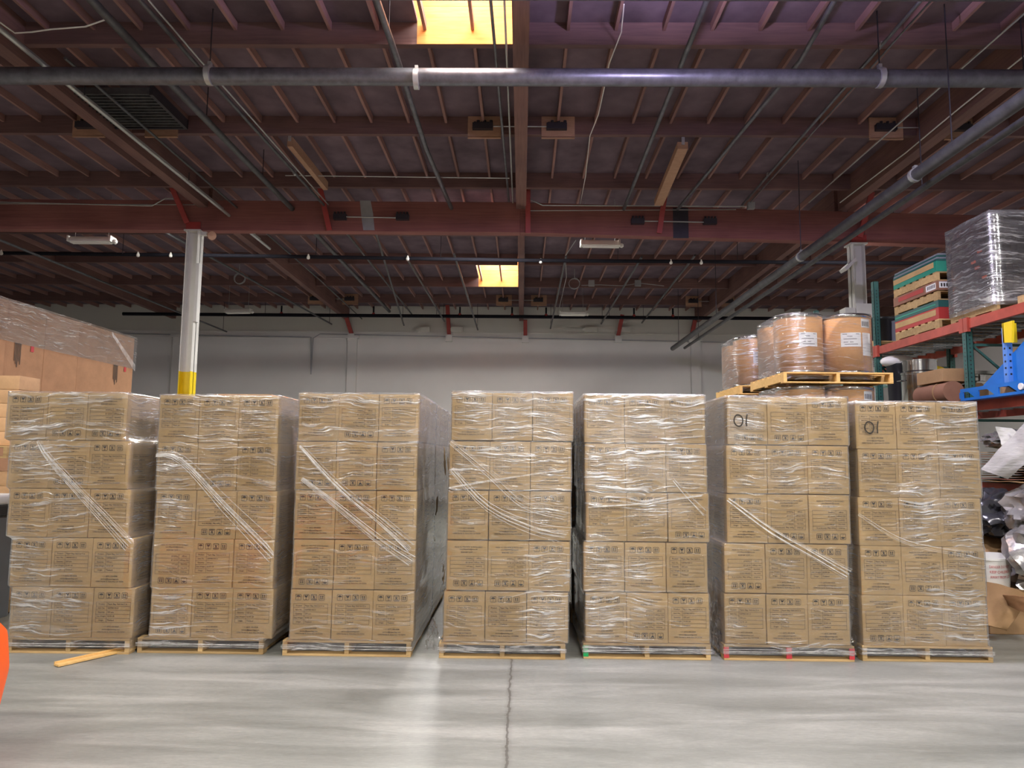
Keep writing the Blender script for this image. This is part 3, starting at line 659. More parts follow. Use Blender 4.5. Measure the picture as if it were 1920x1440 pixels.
def text_verts(body, size, align='LEFT'):
    c = bpy.data.curves.new('t', 'FONT'); c.body = body; c.size = size; c.align_x = align; c.resolution_u = 2
    o = bpy.data.objects.new('t', c); COL.objects.link(o)
    dg = bpy.context.evaluated_depsgraph_get(); dg.update(); me = o.evaluated_get(dg).to_mesh()
    vs = [tuple(v.co) for v in me.vertices]; fs = [tuple(p.vertices) for p in me.polygons]
    o.evaluated_get(dg).to_mesh_clear(); bpy.data.objects.remove(o); bpy.data.curves.remove(c)
    return vs, fs
def add_text(mb, body, x, z, size, align='LEFT', y=0, bold=0):
    vs, fs = text_verts(body, size, align)
    offs = [(0, 0)] + ([(bold, 0), (0, bold)] if bold else [])
    for ox, oz in offs:
        n = len(mb.v); mb.v += [(x+a+ox, y, z+b+oz) for a, b, _ in vs]; mb.f += [tuple(n+i for i in f) for f in fs]
def rect(mb, x0, x1, z0, z1, y=0): mb.quad((x0, y, z0), (x1, y, z0), (x1, y, z1), (x0, y, z1))
def line(mb, a, b, t, y=0):
    a, b = Vector((a[0], 0, a[1])), Vector((b[0], 0, b[1])); d = (b-a).normalized(); n = Vector((-d.z, 0, d.x))*t/2
    q = [a-n, b-n, b+n, a+n]; mb.quad(*[(p.x, y, p.z) for p in q])
def poly(mb, pts, y=0):
    n = len(mb.v); mb.v += [(p[0], y, p[1]) for p in pts]; mb.f.append(tuple(range(n, n+len(pts))))
def icons(mb):
    for k, cx in enumerate((-.104, -.040, .024, .088)):
        cz = .140; s = .0225; t = .0030
        ch = .004
        for a, b in (((-s+ch, -s), (s-ch, -s)), ((s, -s+ch), (s, s-ch)), ((s-ch, s), (-s+ch, s)), ((-s, s-ch), (-s, -s+ch)), ((s-ch, -s), (s, -s+ch)), ((s, s-ch), (s-ch, s)), ((-s+ch, s), (-s, s-ch)), ((-s, -s+ch), (-s+ch, -s))):
            line(mb, (cx+a[0], cz+a[1]), (cx+b[0], cz+b[1]), t)
        if k == 0:
            poly(mb, [(cx+.016*math.cos(a*math.pi/10), cz+.003+.013*math.sin(a*math.pi/10)) for a in range(11)])
            line(mb, (cx, cz+.003), (cx, cz-.014), .0018); line(mb, (cx, cz-.014), (cx-.004, cz-.017), .0018)
        elif k == 1:
            poly(mb, [(cx-.015, cz+.016), (cx-.004, cz+.016), (cx-.001, cz+.008), (cx+.004, cz+.016), (cx+.015, cz+.016), (cx+.006, cz-.002), (cx-.006, cz-.002)])
            line(mb, (cx, cz-.002), (cx, cz-.014), .002); rect(mb, cx-.009, cx+.009, cz-.017, cz-.014)
        elif k == 2:
            line(mb, (cx-.020, cz-.020), (cx+.020, cz+.020), .0026); line(mb, (cx-.020, cz+.020), (cx+.020, cz-.020), .0026)
            poly(mb, [(cx-.006, cz+.014), (cx+.001, cz+.016), (cx+.002, cz+.002), (cx+.009, cz-.012), (cx-.001, cz-.006), (cx-.009, cz-.012), (cx-.004, cz+.002)])
            rect(mb, cx-.011, cx+.011, cz-.018, cz-.014)
        else:
            for q in (-.008, .008):
                poly(mb, [(cx+q-.0065, cz+.004), (cx+q+.0065, cz+.004), (cx+q, cz+.016)]); rect(mb, cx+q-.0025, cx+q+.0025, cz-.008, cz+.004)
            rect(mb, cx-.016, cx+.016, cz-.0135, cz-.010)
pr = MB(); icons(pr); ICON_ME = pr.mesh('handling_symbols', M_INK, fix=False)
pt = MB()
zr = [.0875, .0555, .0235, -.0085, -.0405, -.0735]
for z in zr: line(pt, (-.140, z), (.140, z), .0022)
for x in (-.140, -.052, .140): line(pt, (x, zr[0]), (x, zr[-1]), .0022)
rows = [('Product', 'Paper Bag 10x5.5x13 in'), ('Item No.', 'GRPB010513'), ('Quantity', '250 pcs'), ('Net Weight', '22.05 LB'), ('Origin', 'Thailand')]
for i, (a, b) in enumerate(rows):
    z = (zr[i]+zr[i+1])/2-.005
    add_text(pt, a, -.096, z, .0155, 'CENTER', bold=.0006); add_text(pt, b, -.046, z, .0165, 'LEFT', bold=.0006)
add_text(pt, '\u2022 +1 (657) 200-0058', -.01, -.112, .0155, 'CENTER', bold=.0005)
add_text(pt, 'service@paperbag.com', -.01, -.134, .0155, 'CENTER', bold=.0005)
add_text(pt, '12900 Florida St, Santa Ana, CA 92704', -.01, -.154, .0145, 'CENTER', bold=.0005)
TABLE_ME = pt.mesh('printed_table', M_INKSOFT, fix=False)
# hand-drawn 01
def num_mesh():
    b = MB(); pts = [Vector((.036*math.cos(t)*(1+.08*math.sin(2*t)), 0, .048*math.sin(t)-.006*math.cos(t))) for t in [i*2*math.pi/26+1.9 for i in range(27)]]
    for p, q in zip(pts, pts[1:]):
        d = (q-p).normalized()*.002; line(b, ((p-d).x-.035, (p-d).z), ((q+d).x-.035, (q+d).z), .0105)
    for p, q in (((.032, -.048), (.031, -.01)), ((.031, -.012), (.033, .02)), ((.033, .018), (.039, .052))): line(b, p, q, .0105)
    return b.mesh('handwritten_number', M_INK, fix=False)
NUM_ME = num_mesh()

FLIP = [  # top row first, per stack, F = upside-down carton
 ['UFF', 'UFU', 'UUU', 'UUU', 'UUU'], ['UUU', 'UFU', 'UFU', 'FUU', 'FUU'], ['UFU', 'FFU', 'UUU', 'FUU', 'UUU'], ['UUU', 'UUU', 'UUU', 'FFU', 'UUU'],
 ['UUU', 'UUU', 'UUF', 'UUU', 'UFU'], ['FFU', 'UUU', 'UFF', 'FUU', 'UUU'], ['UUU', 'UUU', 'UUU', 'UFU', 'FUU']]
# pallet left x, y, pallet width, bottom-left of cartons, top-left of cartons, top height, deep rows
ST = [(-4.17, 5.90, 1.0, -4.17, -4.33, 2.125, 2), (-3.13, 5.95, 1.035, -3.04, -3.07, 2.115, 2), (-1.93, 5.93, 1.045, -1.88, -1.875, 2.14, 3),
      (-.655, 5.92, 1.02, -.622, -.585, 2.16, 2), (.515, 5.96, 1.03, .532, .53, 2.15, 2), (1.655, 5.97, 1.05, 1.672, 1.722, 2.145, 1), (2.785, 6.0, 1.05, 2.80, 2.81, 2.115, 1)]
ORD = ['first', 'second', 'third', 'fourth', 'fifth', 'sixth', 'seventh']
LAY = ['bottom layer', 'second layer up', 'third layer up', 'fourth layer up', 'top layer']
COLN = ['left column', 'middle column', 'right column']
def carton(x, y, z, rz, flip, label, group, front=True, side=None, table=True):
    o = put('carton', rnd.choice(CM), None, (x, y, z), (0, R(180) if flip else 0, rz), label=label, cat='carton', group=group)
    if front:
        put('handling_symbols', ICON_ME, o, (0, -BD/2-.0062, 0)); put('printed_table', TABLE_ME, o, (0, -BD/2-.0062, 0))
    if side:
        s_ = side * (-1 if flip else 1)
        put('side_printing', TABLE_ME, o, (s_*(BW/2+.0052), 0, 0), (0, 0, R(90)*s_))
    return o
rim_z0 = .122
LOADS = []
for si, (px, py, pw, xb, xt, zt, deep) in enumerate(ST):
    hgt = (zt - rim_z0)/5
    side = 1 if si < 3 else (-1 if si > 3 else 0)
    for row in range(deep):
        yy = py + .012 + row*1.235
        nm = '%s stack from left' % ORD[si]
        if row == 1: nm = 'stack behind ' + nm
        if row == 2: nm = 'rearmost stack behind ' + nm.replace('stack behind ', '')
        jx = rnd.uniform(-.03, .03) if row else 0
        paint = None
        if row == 0 and si == 4: paint = (M_GREENP, [0])
        if row == 0 and si == 5: paint = (M_REDP, [0, .5, 1])
        pallet(px+jx, yy-.012, 0, 'wooden pallet under the ' + nm + {4: ', with a green mark', 5: ', with red stringer ends'}.get(si, '') * (row == 0), wd=pw, group='wooden pallets under the carton stacks', paint=paint)
        prof = []
        for L in range(5):
            f = L/4.0; base = xb + (xt-xb)*f + jx
            if row == 0: base += [(0, .006, -.004, .008, 0), (0, -.006, .006, 0, .004), (0, .004, 0, -.006, 0), (0, .006, 0, -.004, 0), (0, -.012, .008, 0, -.004), (0, -.008, .006, 0, 0), (0, .004, -.006, .006, 0)][si][L]
            prof.append(base)
            z = rim_z0 + hgt*(L+.5)
            for c in range(3):
                x = base + BW*(c+.5) + c*.004
                fl = row == 0 and FLIP[si][4-L][c] == 'F'
                jy = rnd.uniform(-.004, .007)
                if row == 0:
                    extra = ''
                    if L == 4 and c == 0 and si in (5, 6): extra = ' with handwritten 01'
                    lab = 'brown%s carton%s, %s, %s, front of %s' % (' upside-down' if fl else '', extra, LAY[L], COLN[c], nm)
                    o = carton(x, yy+BD/2+jy, z, rnd.uniform(-.012, .012), fl, lab, 'printed cartons on the front of the wrapped stacks',
                               side=(side if (side == 1 and c == 2) or (side == -1 and c == 0) else None))
                    if extra:
                        nn = put('handwritten_number', NUM_ME, o, (0, -BD/2-.025, 0))
                        if si == 5: nn.location.x = .045; nn.location.z = .0
                        if si == 6: nn.location.x = -.03; nn.location.z = -.02
                        if fl: nn.rotation_euler = (0, R(180), 0)
                else: continue
            # side columns
            sides = [1, -1] if si == 3 else [side]
            for s_ in sides:
                for d in range(0 if row else 1, 3):
                    c = 2 if s_ == 1 else 0
                    x = base + BW*(c+.5) + c*.004 + rnd.uniform(-.004, .004); y = yy + BD*(d+.5) + d*.004
                    lab = 'brown carton, %s, %s along %s side, %s' % (LAY[L], ['first', 'second', 'third'][d], 'right' if s_ > 0 else 'left', nm)
                    carton(x, y, z, rnd.uniform(-.01, .01), False, lab, 'cartons along the sides of the wrapped stacks', front=False, side=s_ if row == 0 else None)
        LOADS.append((si, row, px+jx, yy-.012, pw, prof, hgt, zt, nm))
        # plain board on top behind the film
# film wrap around every load
def film(si, row, px, py, pw, prof, hgt, zt, nm):
    w_ = 3*BW + .008; d_ = 3*BD+.02
    levels = [.045, .075, .105]
    for L in range(5):
        for q in (.03, .15, .3, .45, .6, .75, .88, .97): levels.append(rim_z0 + hgt*(L+q))
    mb = MB(); K = []
    # perimeter parameter
    def ring(x0, x1, y0, y1, r=.022, n=16):
        P = []
        cs = [(x1-r, y0+r, -90), (x1-r, y1-r, 0), (x0+r, y1-r, 90), (x0+r, y0+r, 180)]
        for i, (cx, cy, a0) in enumerate(cs):
            for j in range(4):
                a = R(a0 + 30*j); P.append((cx+r*math.cos(a), cy+r*math.sin(a)))
            nx = cs[(i+1) % 4]; a = R(nx[2])
            e = (nx[0]+r*math.cos(a), nx[1]+r*math.sin(a)); s0 = P[-1]
            for j in range(1, n): P.append((s0[0]+(e[0]-s0[0])*j/n, s0[1]+(e[1]-s0[1])*j/n))
        return P
    seed = si*13.7 + row*5.1
    rings = []
    for z in levels:
        L = min(4, max(0, int((z-rim_z0)/hgt))); bx = prof[L]
        if z < rim_z0: x0, x1, y0, y1 = px-.006, px+pw+.006, py-.006, py+1.206
        else:
            x0, x1, y0, y1 = bx-.005, bx+w_+.005, py-.004, py+d_+.016
        rg = []
        for (x, y) in ring(x0, x1, y0, y1):
            nz = noise.noise(Vector((x*3+seed, y*3, z*4)))*.007 + noise.noise(Vector((x*11+seed, y*11, z*15)))*.003
            if z > rim_z0: nz = abs(nz)*.9
            cx, cy = (x0+x1)/2, (y0+y1)/2; dx, dy = x-cx, y-cy
            if abs(dx)/(x1-x0) > abs(dy)/(y1-y0): x += math.copysign(nz + (.002 if row == 0 and z > rim_z0 else 0), dx)
            else: y += math.copysign(nz, dy)
            rg.append((x, y, z))
        rings.append(rg)
    top = [(x, y, zt+.008) for x, y, z in rings[-1]]; rings.append(top)
    cx = sum(p[0] for p in top)/len(top); cy = sum(p[1] for p in top)/len(top)
    rings.append([(cx+(x-cx)*.85, cy+(y-cy)*.85, zt+.012+noise.noise(Vector((x*6, y*6, seed)))*.012) for x, y, z in top])
    n = len(rings[0])
    for rg in rings: mb.v += rg
    for i in range(len(rings)-1):
        for j in range(n): mb.f.append((i*n+j, i*n+(j+1) % n, (i+1)*n+(j+1) % n, (i+1)*n+j))
    ox, oy = px, py
    W0 = w_
    mb.v = [(x-ox, y-oy, z) for x, y, z in mb.v]
    o = mb.build('stretch_wrap', M_FILM, loc=(ox, oy, 0), smooth=True, label='clear streaky stretch film around the ' + nm, cat='stretch wrap', group='stretch film around the carton stacks')
    add_dense_glare(o, si, row, W0)
    rp = MB(); y = -.010
    for k in range(4):
        z = .060 + k*.008; rp.tube([(-.01+.0*k, y, z+rnd.uniform(-.003, .003)), (pw*.33, y-.002, z+rnd.uniform(-.006, .006)), (pw*.66, y-.002, z+rnd.uniform(-.006, .006)), (pw+.01, y, z+rnd.uniform(-.003, .003))], .0014, 4)
    if row == 0: rp.build('film_rope', M_STRAND, o)
    return o
DENSE_GLARE = {0: [(.12,.78,.34,.9),(.35,.52,.4,.5),(.2,.12,.45,1),(.05,.35,.3,.6),(.55,.93,.4,.5)], 1: [(.08,.68,.25,1),(.8,.92,.3,.6),(.12,.08,.3,.7),(.45,.85,.4,.45),(.1,.5,.2,.6)],  # thicker film patches, set where glare falls so the haze carries it
  2: [(.3,.88,.5,.5),(.8,.82,.4,.6),(.9,.4,.3,.3),(.2,.62,.3,.4)], 3: [(.6,.90,.6,.9),(.8,.6,.35,.6),(.85,.12,.3,.8),(.15,.66,.2,.6),(.85,.3,.25,.6)],
  4: [(.4,.88,.7,1),(.1,.62,.25,1),(.6,.68,.45,1),(.25,.25,.4,.6),(.1,.1,.2,1),(.1,.38,.2,.8)], 5: [(.15,.88,.25,1),(.5,.72,.4,.45),(.9,.68,.2,.4),(.2,.6,.2,.5),(.05,.08,.12,.8)],
  6: [(.75,.85,.35,1),(.65,.6,.35,1.2),(.95,.35,.25,.9),(.8,.08,.35,1.2),(.45,.45,.2,.7),(.75,.2,.3,.6)]}
def add_dense_glare(o, si, row, w_):
    a = o.data.attributes.new('dense_glare', 'FLOAT', 'POINT')
    for i, v in enumerate(o.data.vertices):
        if row or v.co.y > .08: d = .35
        else:
            u, t = (v.co.x - (ST[si][3]-o.location.x))/w_, (v.co.z-.122)/2.02; d = .05
            for (cu, ct, r, k) in DENSE_GLARE[si]: d = max(d, k*max(0, 1-((u-cu)**2+((t-ct)*1.9)**2)/r**2))
        if v.co.z > 2.08: d = max(d, .75)
        if v.co.z < .14: d = .25
        a.data[i].value = d
WR = {}
for L in LOADS: WR[(L[0], L[1])] = film(*L)
# twisted diagonal strands on the front of the film
DIAG = {0: [[(72, 825), (96, 861), (173, 944), (245, 1020)]], 1: [[(292, 853), (340, 862), (425, 950), (515, 1040)]],
        2: [[(563, 835), (640, 915), (715, 975), (773, 1025)], [(567, 897), (628, 944), (710, 1010), (773, 1052)]],
        3: [[(845, 828), (920, 890), (985, 945), (1063, 965)], [(847, 880), (915, 950), (1000, 990), (1062, 1003)], [(842, 915), (930, 900), (1060, 882)]],
        4: [[(1102, 951), (1200, 944), (1317, 928)], [(1263, 900), (1290, 930), (1322, 962)]],
        5: [[(1364, 937), (1447, 998), (1520, 1040), (1588, 1081)]], 6: [[(1609, 964), (1699, 1016), (1822, 1040)]]}
def spline(pts, n):
    out = []
    for i in range(n+1):
        t = i/n*(len(pts)-1); k = min(int(t), len(pts)-2); f = t-k
        p0, p1, p2, p3 = pts[max(k-1, 0)], pts[k], pts[k+1], pts[min(k+2, len(pts)-1)]
        out.append(tuple(.5*((2*p1[j])+(-p0[j]+p2[j])*f+(2*p0[j]-5*p1[j]+4*p2[j]-p3[j])*f*f+(-p0[j]+3*p1[j]-3*p2[j]+p3[j])*f**3) for j in range(2)))
    return out
for si, lines in DIAG.items():
    root = WR[(si, 0)]; yf = ST[si][1]-.018
    for ln in lines:
        mb = MB(); base = [at(a, b, Y=yf) for a, b in ln]; base = [(p.x-root.location.x, p.z) for p in base]
        ns = 10 if len(ln) > 3 else 6
        for k in range(ns):
            off = rnd.uniform(-1, 1); o2 = off + rnd.uniform(-.5, .5); spread = .048 if len(ln) > 3 else .022
            pts = spline(base, 12); q = []
            for i, (x, z) in enumerate(pts):
                f = i/12; u = (off*(1-f)+o2*f) * spread * (.45+.8*f)
                x1 = min(max(x + u*.6, ST[si][3]-root.location.x-.02), ST[si][2]+.06)
                q.append(Vector((x1, yf-root.location.y-.004-.002*rnd.random(), z + u*.8 + rnd.uniform(-.0015, .0015))))
            wdt = rnd.choice((.0005, .0008, .0011, .0018))
            for a, b in zip(q, q[1:]):
                mb.beam(a, b, .0012, wdt*2, (0, 0, 1))
        mb.build('twisted_strands', M_STRAND, root)
# loose crumpled film tails at the feet of the stacks
def blob(name, c, sx, sy, sz, seed, mat, amp=.35, freq=2.2, sub=4, **k):
    bm = bmesh.new(); bmesh.ops.create_icosphere(bm, subdivisions=sub, radius=1)
    for v in bm.verts:
        p = v.co.normalized(); r = 1
        for o_, a_ in ((1, 1), (2.3, .5), (5.1, .28)): r += amp*a_*(1-abs(noise.noise(p*freq*o_+Vector((seed*3.1, seed, 0))))*2.2)
        v.co = Vector((p.x*sx*r, p.y*sy*r, max(p.z*sz*r, -sz)))
    me = bpy.data.meshes.new(name); bm.to_mesh(me); bm.free(); me.materials.append(mat)
    for p in me.polygons: p.use_smooth = True
    try: me.set_sharp_from_angle(angle=R(38))
    except Exception: pass
    return put(name, me, k.pop('parent', None), c, **k)
def tail(c, w_, h_, seed, label):
    mb = MB(); n = 12; r = random.Random(seed)
    V = []
    for i in range(n+1):
        for j in range(n+1):
            u, v = i/n, j/n; wz = (1-v)*.85+.15
            V.append(((u-.5)*w_*wz + noise.noise(Vector((u*5, v*5, seed)))*.03, noise.noise(Vector((u*7+3, v*6, seed)))*.07-.02, h_*v + noise.noise(Vector((u*6, v*7+9, seed)))*.02 + .012))
    mb.v = V; mb.f = [(i*(n+1)+j, (i+1)*(n+1)+j, (i+1)*(n+1)+j+1, i*(n+1)+j+1) for i in range(n) for j in range(n)]
    mb.v = [(x, y, max(z, .004)) for x, y, z in mb.v]
    mb.build('film_tail', M_FILM, loc=c, label=label, cat='film scrap', group='loose film tails between the stacks')
tail((-.73, 6.15, 0), .16, .26, 3, 'crumpled clear film tail on the floor left of the fourth stack')
tail((1.62, 6.12, 0), .14, .62, 8, 'crumpled clear film hanging at the lower left corner of the sixth stack')
tail((2.74, 6.15, 0), .12, .55, 12, 'crumpled clear film hanging at the lower left corner of the seventh stack')
tail((-2.02, 6.6, 0), .10, .5, 17, 'crumpled clear film hanging between the second and third stack')
t = empty('grey_machine', (-5.02, 6.75, 0), label='dark and white boxy machine at the left edge behind the leftmost stack', cat='machine')
MB().box(-.35, .10, -.2, .2, .05, 1.02).build('body', M_GREYBODY, t, bevel=.02); MB().box(-.37, .12, -.22, .22, 1.02, 1.12).build('top', M_BLACK, t, bevel=.01); MB().box(-.36, .11, -.21, .21, 1.12, 1.22).build('cover', M_WHITEPL, t, bevel=.02); MB().box(-.3, .05, -.15, .15, 0, .05).build('foot', M_BLACK, t)
# loose scrap board by the first pallet
MB().box(-.035, .035, -.28, .28, 0, .016).box(-.035, -.022, -.28, .28, .016, .03).build('scrap_board', M_PALLET2, loc=(-3.38, 5.78, .004), rot=(0, 0, R(-32)), label='loose pale scrap board poking out of the leftmost pallet onto the floor', cat='board', bevel=.002)
# flat board on top of the second stack
MB().box(-.25, .25, -.4, .4, 0, .012).build('board_sheet', M_CARDL, loc=(-2.42, 6.5, 2.128), label='flat pale cardboard sheet lying on top of the second stack', cat='cardboard sheet')

# ------------------------------------------------------------------ tall plain cartons at left
tall = [carton_mesh(60+i, M_CARDP, 1.05, .748, 1.715) for i in range(3)]
TY = [8.12, 8.88, 9.63, 10.38, 11.13]
def red_icon(t, y):
    MB().box(.5341, .5355, .10, .16, .26, .34).build('red_symbol', M_REDP, t)['label'] = 'small red printed symbol'
    b = MB()
    for k in range(5): b.box(.5341, .5355, -.20+k*.026, -.187+k*.026, .10-.04*(k % 3), .32)
    b.box(.5341, .5355, -.205, -.08, .32, .34)
    b.build('printed_marks', M_INKSOFT, t)
names5 = ['nearest', 'second from the front', 'middle', 'fourth from the front', 'rearmost']
pallet(-7.68, 8.0, 0, 'wooden pallet under the nearer tall plain cartons at left', wd=1.2, dp=1.92, group='pallets under the tall cartons')
pallet(-7.68, 9.95, 0, 'wooden pallet under the farther tall plain cartons at left', wd=1.2, dp=1.92, group='pallets under the tall cartons')
for i, y in enumerate(TY):
    for lv in (0, 1):
        o = put('tall_carton', tall[i % 3], None, (-7.12 - (.02 if i else 0), y+.375, .125+.8575+lv*1.718), (0, 0, rnd.uniform(-.004, .004)),
            label='tall plain brown carton at left, %s of the %s tier' % (names5[i], 'upper' if lv else 'lower'), cat='carton', group='tall plain cartons at left')
        if lv and i in (1, 4): red_icon(o, y)
fm = MB(); n = 40
for face in ('s', 'f', 't'):
    if face == 's':
        rows_ = [[(-6.578+abs(noise.noise(Vector((y*4, z*5, 0))))*.008, y, z) for y in [8.09+3.81*i/n for i in range(n+1)]] for z in [3.03+.545*j/8 for j in range(9)]]
    elif face == 'f':
        rows_ = [[(x, 8.09, z) for x in [-7.68+1.10*i/n for i in range(n+1)]] for z in [3.03+.545*j/8 for j in range(9)]]
    else:
        rows_ = [[(x, y, 3.575) for y in [8.09+3.81*i/n for i in range(n+1)]] for x in [-7.68+1.10*j/8 for j in range(9)]]
    b0 = len(fm.v)
    for r_ in rows_: fm.v += r_
    fm.f += [(b0+j*(n+1)+i, b0+j*(n+1)+i+1, b0+(j+1)*(n+1)+i+1, b0+(j+1)*(n+1)+i) for j in range(8) for i in range(n)]
fo = fm.build('stretch_wrap', M_FILMC, smooth=True, label='clear film band around the top of the tall plain cartons at left', cat='stretch wrap')
da = fo.data.attributes.new('dense_glare', 'FLOAT', 'POINT')
for i_, v_ in enumerate(fo.data.vertices): da.data[i_].value = .75
st_ = MB()
for k in range(5): st_.beam((-6.568, 11.14, 3.54-k*.012), (-6.568, 11.86, 3.10-k*.024), .0015, .007)
st_.build('twisted_strands', M_STRAND, fo)

# small flat cartons at far left
sm = [carton_mesh(80+i, M_CARDL, .222, .32, .142) for i in range(2)]
pallet(-6.30, 7.18-.1, 0, 'wooden pallet on the floor under the small cartons at far left', wd=1.14, dp=.55, group='pallets under the small cartons')
pallet(-6.30, 7.18-.1, 1.56, 'wooden pallet between the two tiers of small cartons at far left', wd=1.14, dp=.55, group='pallets under the small cartons')
# those boxes stand in front of the tall ones
for o_ in [o_ for o_ in bpy.data.objects if o_.name.startswith('pallet') and 'small cartons' in o_.get('label', '')]: o_.location.x = -6.30; o_.location.y = 7.08
for tier, z0, nz in ((0, .125, 9), (1, 1.685, 5)):
    for k in range(nz):
        for c in range(4):
            put('small_carton', sm[(k+c) % 2], None, (-5.29 - .226*c, 7.36, z0 + .144*(k+.5)), (0, 0, rnd.uniform(-.012, .012)),
                label='small pale flat carton at far left, %s tier, %s from the bottom, %s column' % ('upper' if tier else 'lower', ['first', 'second', 'third', 'fourth', 'fifth', 'sixth', 'seventh', 'eighth', 'ninth'][k], ['rightmost', 'second', 'third', 'leftmost'][c]),
                cat='carton', group='small flat cartons at far left')

# ------------------------------------------------------------------ orange and grey lift trucks
def forklift(loc, rz, label):
    t = empty('forklift', loc, (0, 0, rz), label=label, cat='forklift')
    # +Y is the counterweight end
    cw = MB().prism([(1.25, .03), (1.38, .12), (1.46, .40), (1.42, .62), (1.28, .74), (.25, .78), (.25, .03)], 'x', -.545, .545)
    smoothmesh(cw.build('counterweight', M_ORANGE, t, bevel=.05), 50)
    smoothmesh(MB().box(-.50, .50, -.95, .25, .22, .72).build('chassis', M_ORANGE, t, bevel=.05), 50)
    smoothmesh(MB().prism([(.22, .78), (1.30, .78), (1.36, .92), (1.27, 1.04), (.30, 1.06)], 'x', -.52, .52).build('hood', M_GREYBODY, t, bevel=.04), 50)
    smoothmesh(MB().box(-.25, .25, -.15, .38, 1.06, 1.18).box(-.25, .25, .30, .42, 1.1, 1.55).build('seat', M_BLACK, t, bevel=.04), 50)
    g = MB()
    for sx in (-.46, .46):
        g.tube([(sx, .95, 1.0), (sx*.95, .70, 1.6), (sx*.92, .45, 2.12), (sx*.92, -.75, 2.12), (sx, -.92, 1.2), (sx, -.95, .7)], .035, 8)
    for k in range(6): g.tube([(-.42, .40-k*.22, 2.12), (.42, .40-k*.22, 2.12)], .018, 6)
    smoothmesh(g.build('overhead_guard', M_BLACK, t))
    mt = MB()
    for sx in (-.32, .32): mt.box(sx-.05, sx+.05, -1.18, -1.04, .08, 2.15)
    for z in (.5, 1.2, 2.1): mt.box(-.32, .32, -1.15, -1.07, z, z+.08)
    mt.build('mast', M_DARKSTEEL, t)
    for sx in (-.22, .22):
        MB().box(sx-.05, sx+.05, -2.2, -1.2, .06, .10).box(sx-.05, sx+.05, -1.24, -1.19, .06, .55).build('fork', M_DARKSTEEL, t)
    for sx in (-.44, .44):
        for yy, r in ((-.72, .30), (.92, .24)):
            w = MB().lathe([(r*.6, -.09), (r, -.075), (r, .075), (r*.6, .09)], (0, 0, 0), 20).build('wheel', M_RUBBER, t, (sx*1.12, yy, r), (0, R(90), 0)); smoothmesh(w)
    smoothmesh(MB().tube([(0, -.5, .9), (0, -.35, 1.2)], .03, 8).tube([(.16*math.cos(a/3), -.35+.08*math.sin(a/3), 1.2+.13*math.sin(a/3)) for a in range(20)], .014, 6).build('steering_wheel', M_BLACK, t))
    return t
forklift((-3.455, 2.72, 0), 0, 'orange and grey forklift peeking in at the lower left edge')
forklift((-3.3, -2.1, 0), R(6), 'orange forklift parked behind the viewpoint, seen only as a tint in the film')

# ------------------------------------------------------------------ cardboard drums on pallets behind the right stacks
def drum_meshes():
    r, h = .266, .68
    body = MB().lathe([(r, .02), (r, h-.02)], k=40).mesh('body', M_DRUM, fix=True)
    for p in body.polygons: p.use_smooth = len(p.vertices) == 4
    ring = MB().lathe([(r-.004, h-.045), (r+.006, h-.04), (r+.008, h-.02), (r+.006, h), (r-.01, h+.004)], k=40).mesh('lid', M_STEEL)
    bot = MB().lathe([(r-.004, 0), (r+.006, .002), (r+.006, .028), (r-.002, .032)], k=40).mesh('bottom_ring', M_STEEL)
    for me in (ring, bot):
        for p in me.polygons: p.use_smooth = len(p.vertices) == 4
    return body, ring, bot
DM = drum_meshes()
def curved_label(r, a0, a1, z0, z1, mat, nm):
    b = MB(); n = 10
    for i in range(n):
        t0, t1 = R(a0+(a1-a0)*i/n), R(a0+(a1-a0)*(i+1)/n)
        b.quad((r*math.cos(t0), r*math.sin(t0), z0), (r*math.cos(t1), r*math.sin(t1), z0), (r*math.cos(t1), r*math.sin(t1), z1), (r*math.cos(t0), r*math.sin(t0), z1))
    return b
LBL = curved_label(.2685, -118, -72, .30, .46, M_LABEL, 'l').mesh('paper_label', M_LABEL)
LBL2 = curved_label(.2685, -68, -40, .20, .46, M_LABEL, 'l').mesh('paper_label', M_LABEL)
LBL3 = curved_label(.2685, -70, -42, .52, .62, M_LABEL, 'l').mesh('paper_label', M_LABEL)
lt = MB()
for z, a, b in ((.44, -114, -104), (.44, -84, -76), (.415, -104, -92), (.385, -112, -82), (.35, -112, -102), (.35, -98, -90), (.325, -110, -80)):
    q = curved_label(.2692, a, b, z, z+.006, None, 'x'); n = len(lt.v); lt.v += q.v; lt.f += [tuple(n+i for i in f) for f in q.f]
LTXT = lt.mesh('label_text', M_INK)
lb = MB()
for k in range(9):
    q = curved_label(.2692, -68+k*2.6, -68+k*2.6+(1.2 if k % 2 else 1.8), .535, .59, None, 'x'); n = len(lb.v); lb.v += q.v; lb.f += [tuple(n+i for i in f) for f in q.f]
LBAR = lb.mesh('barcode', M_INK)
def drum(x, y, z, lab, kind=0, rz=0):
    t = empty('fibre_drum', (x, y, z), (0, 0, rz), label=lab, cat='drum', group='brown fibre drums on stacked pallets')
    put('body', DM[0], t); put('lid', DM[1], t); put('bottom_ring', DM[2], t)
    if kind >= 1:
        o = put('paper_label', LBL, t); put('label_text', LTXT, o)
    if kind >= 2:
        put('paper_label', LBL2, t); o = put('paper_label', LBL3, t); put('barcode', LBAR, o)
LVN = ['lowest level', 'second level', 'third level', 'top level']
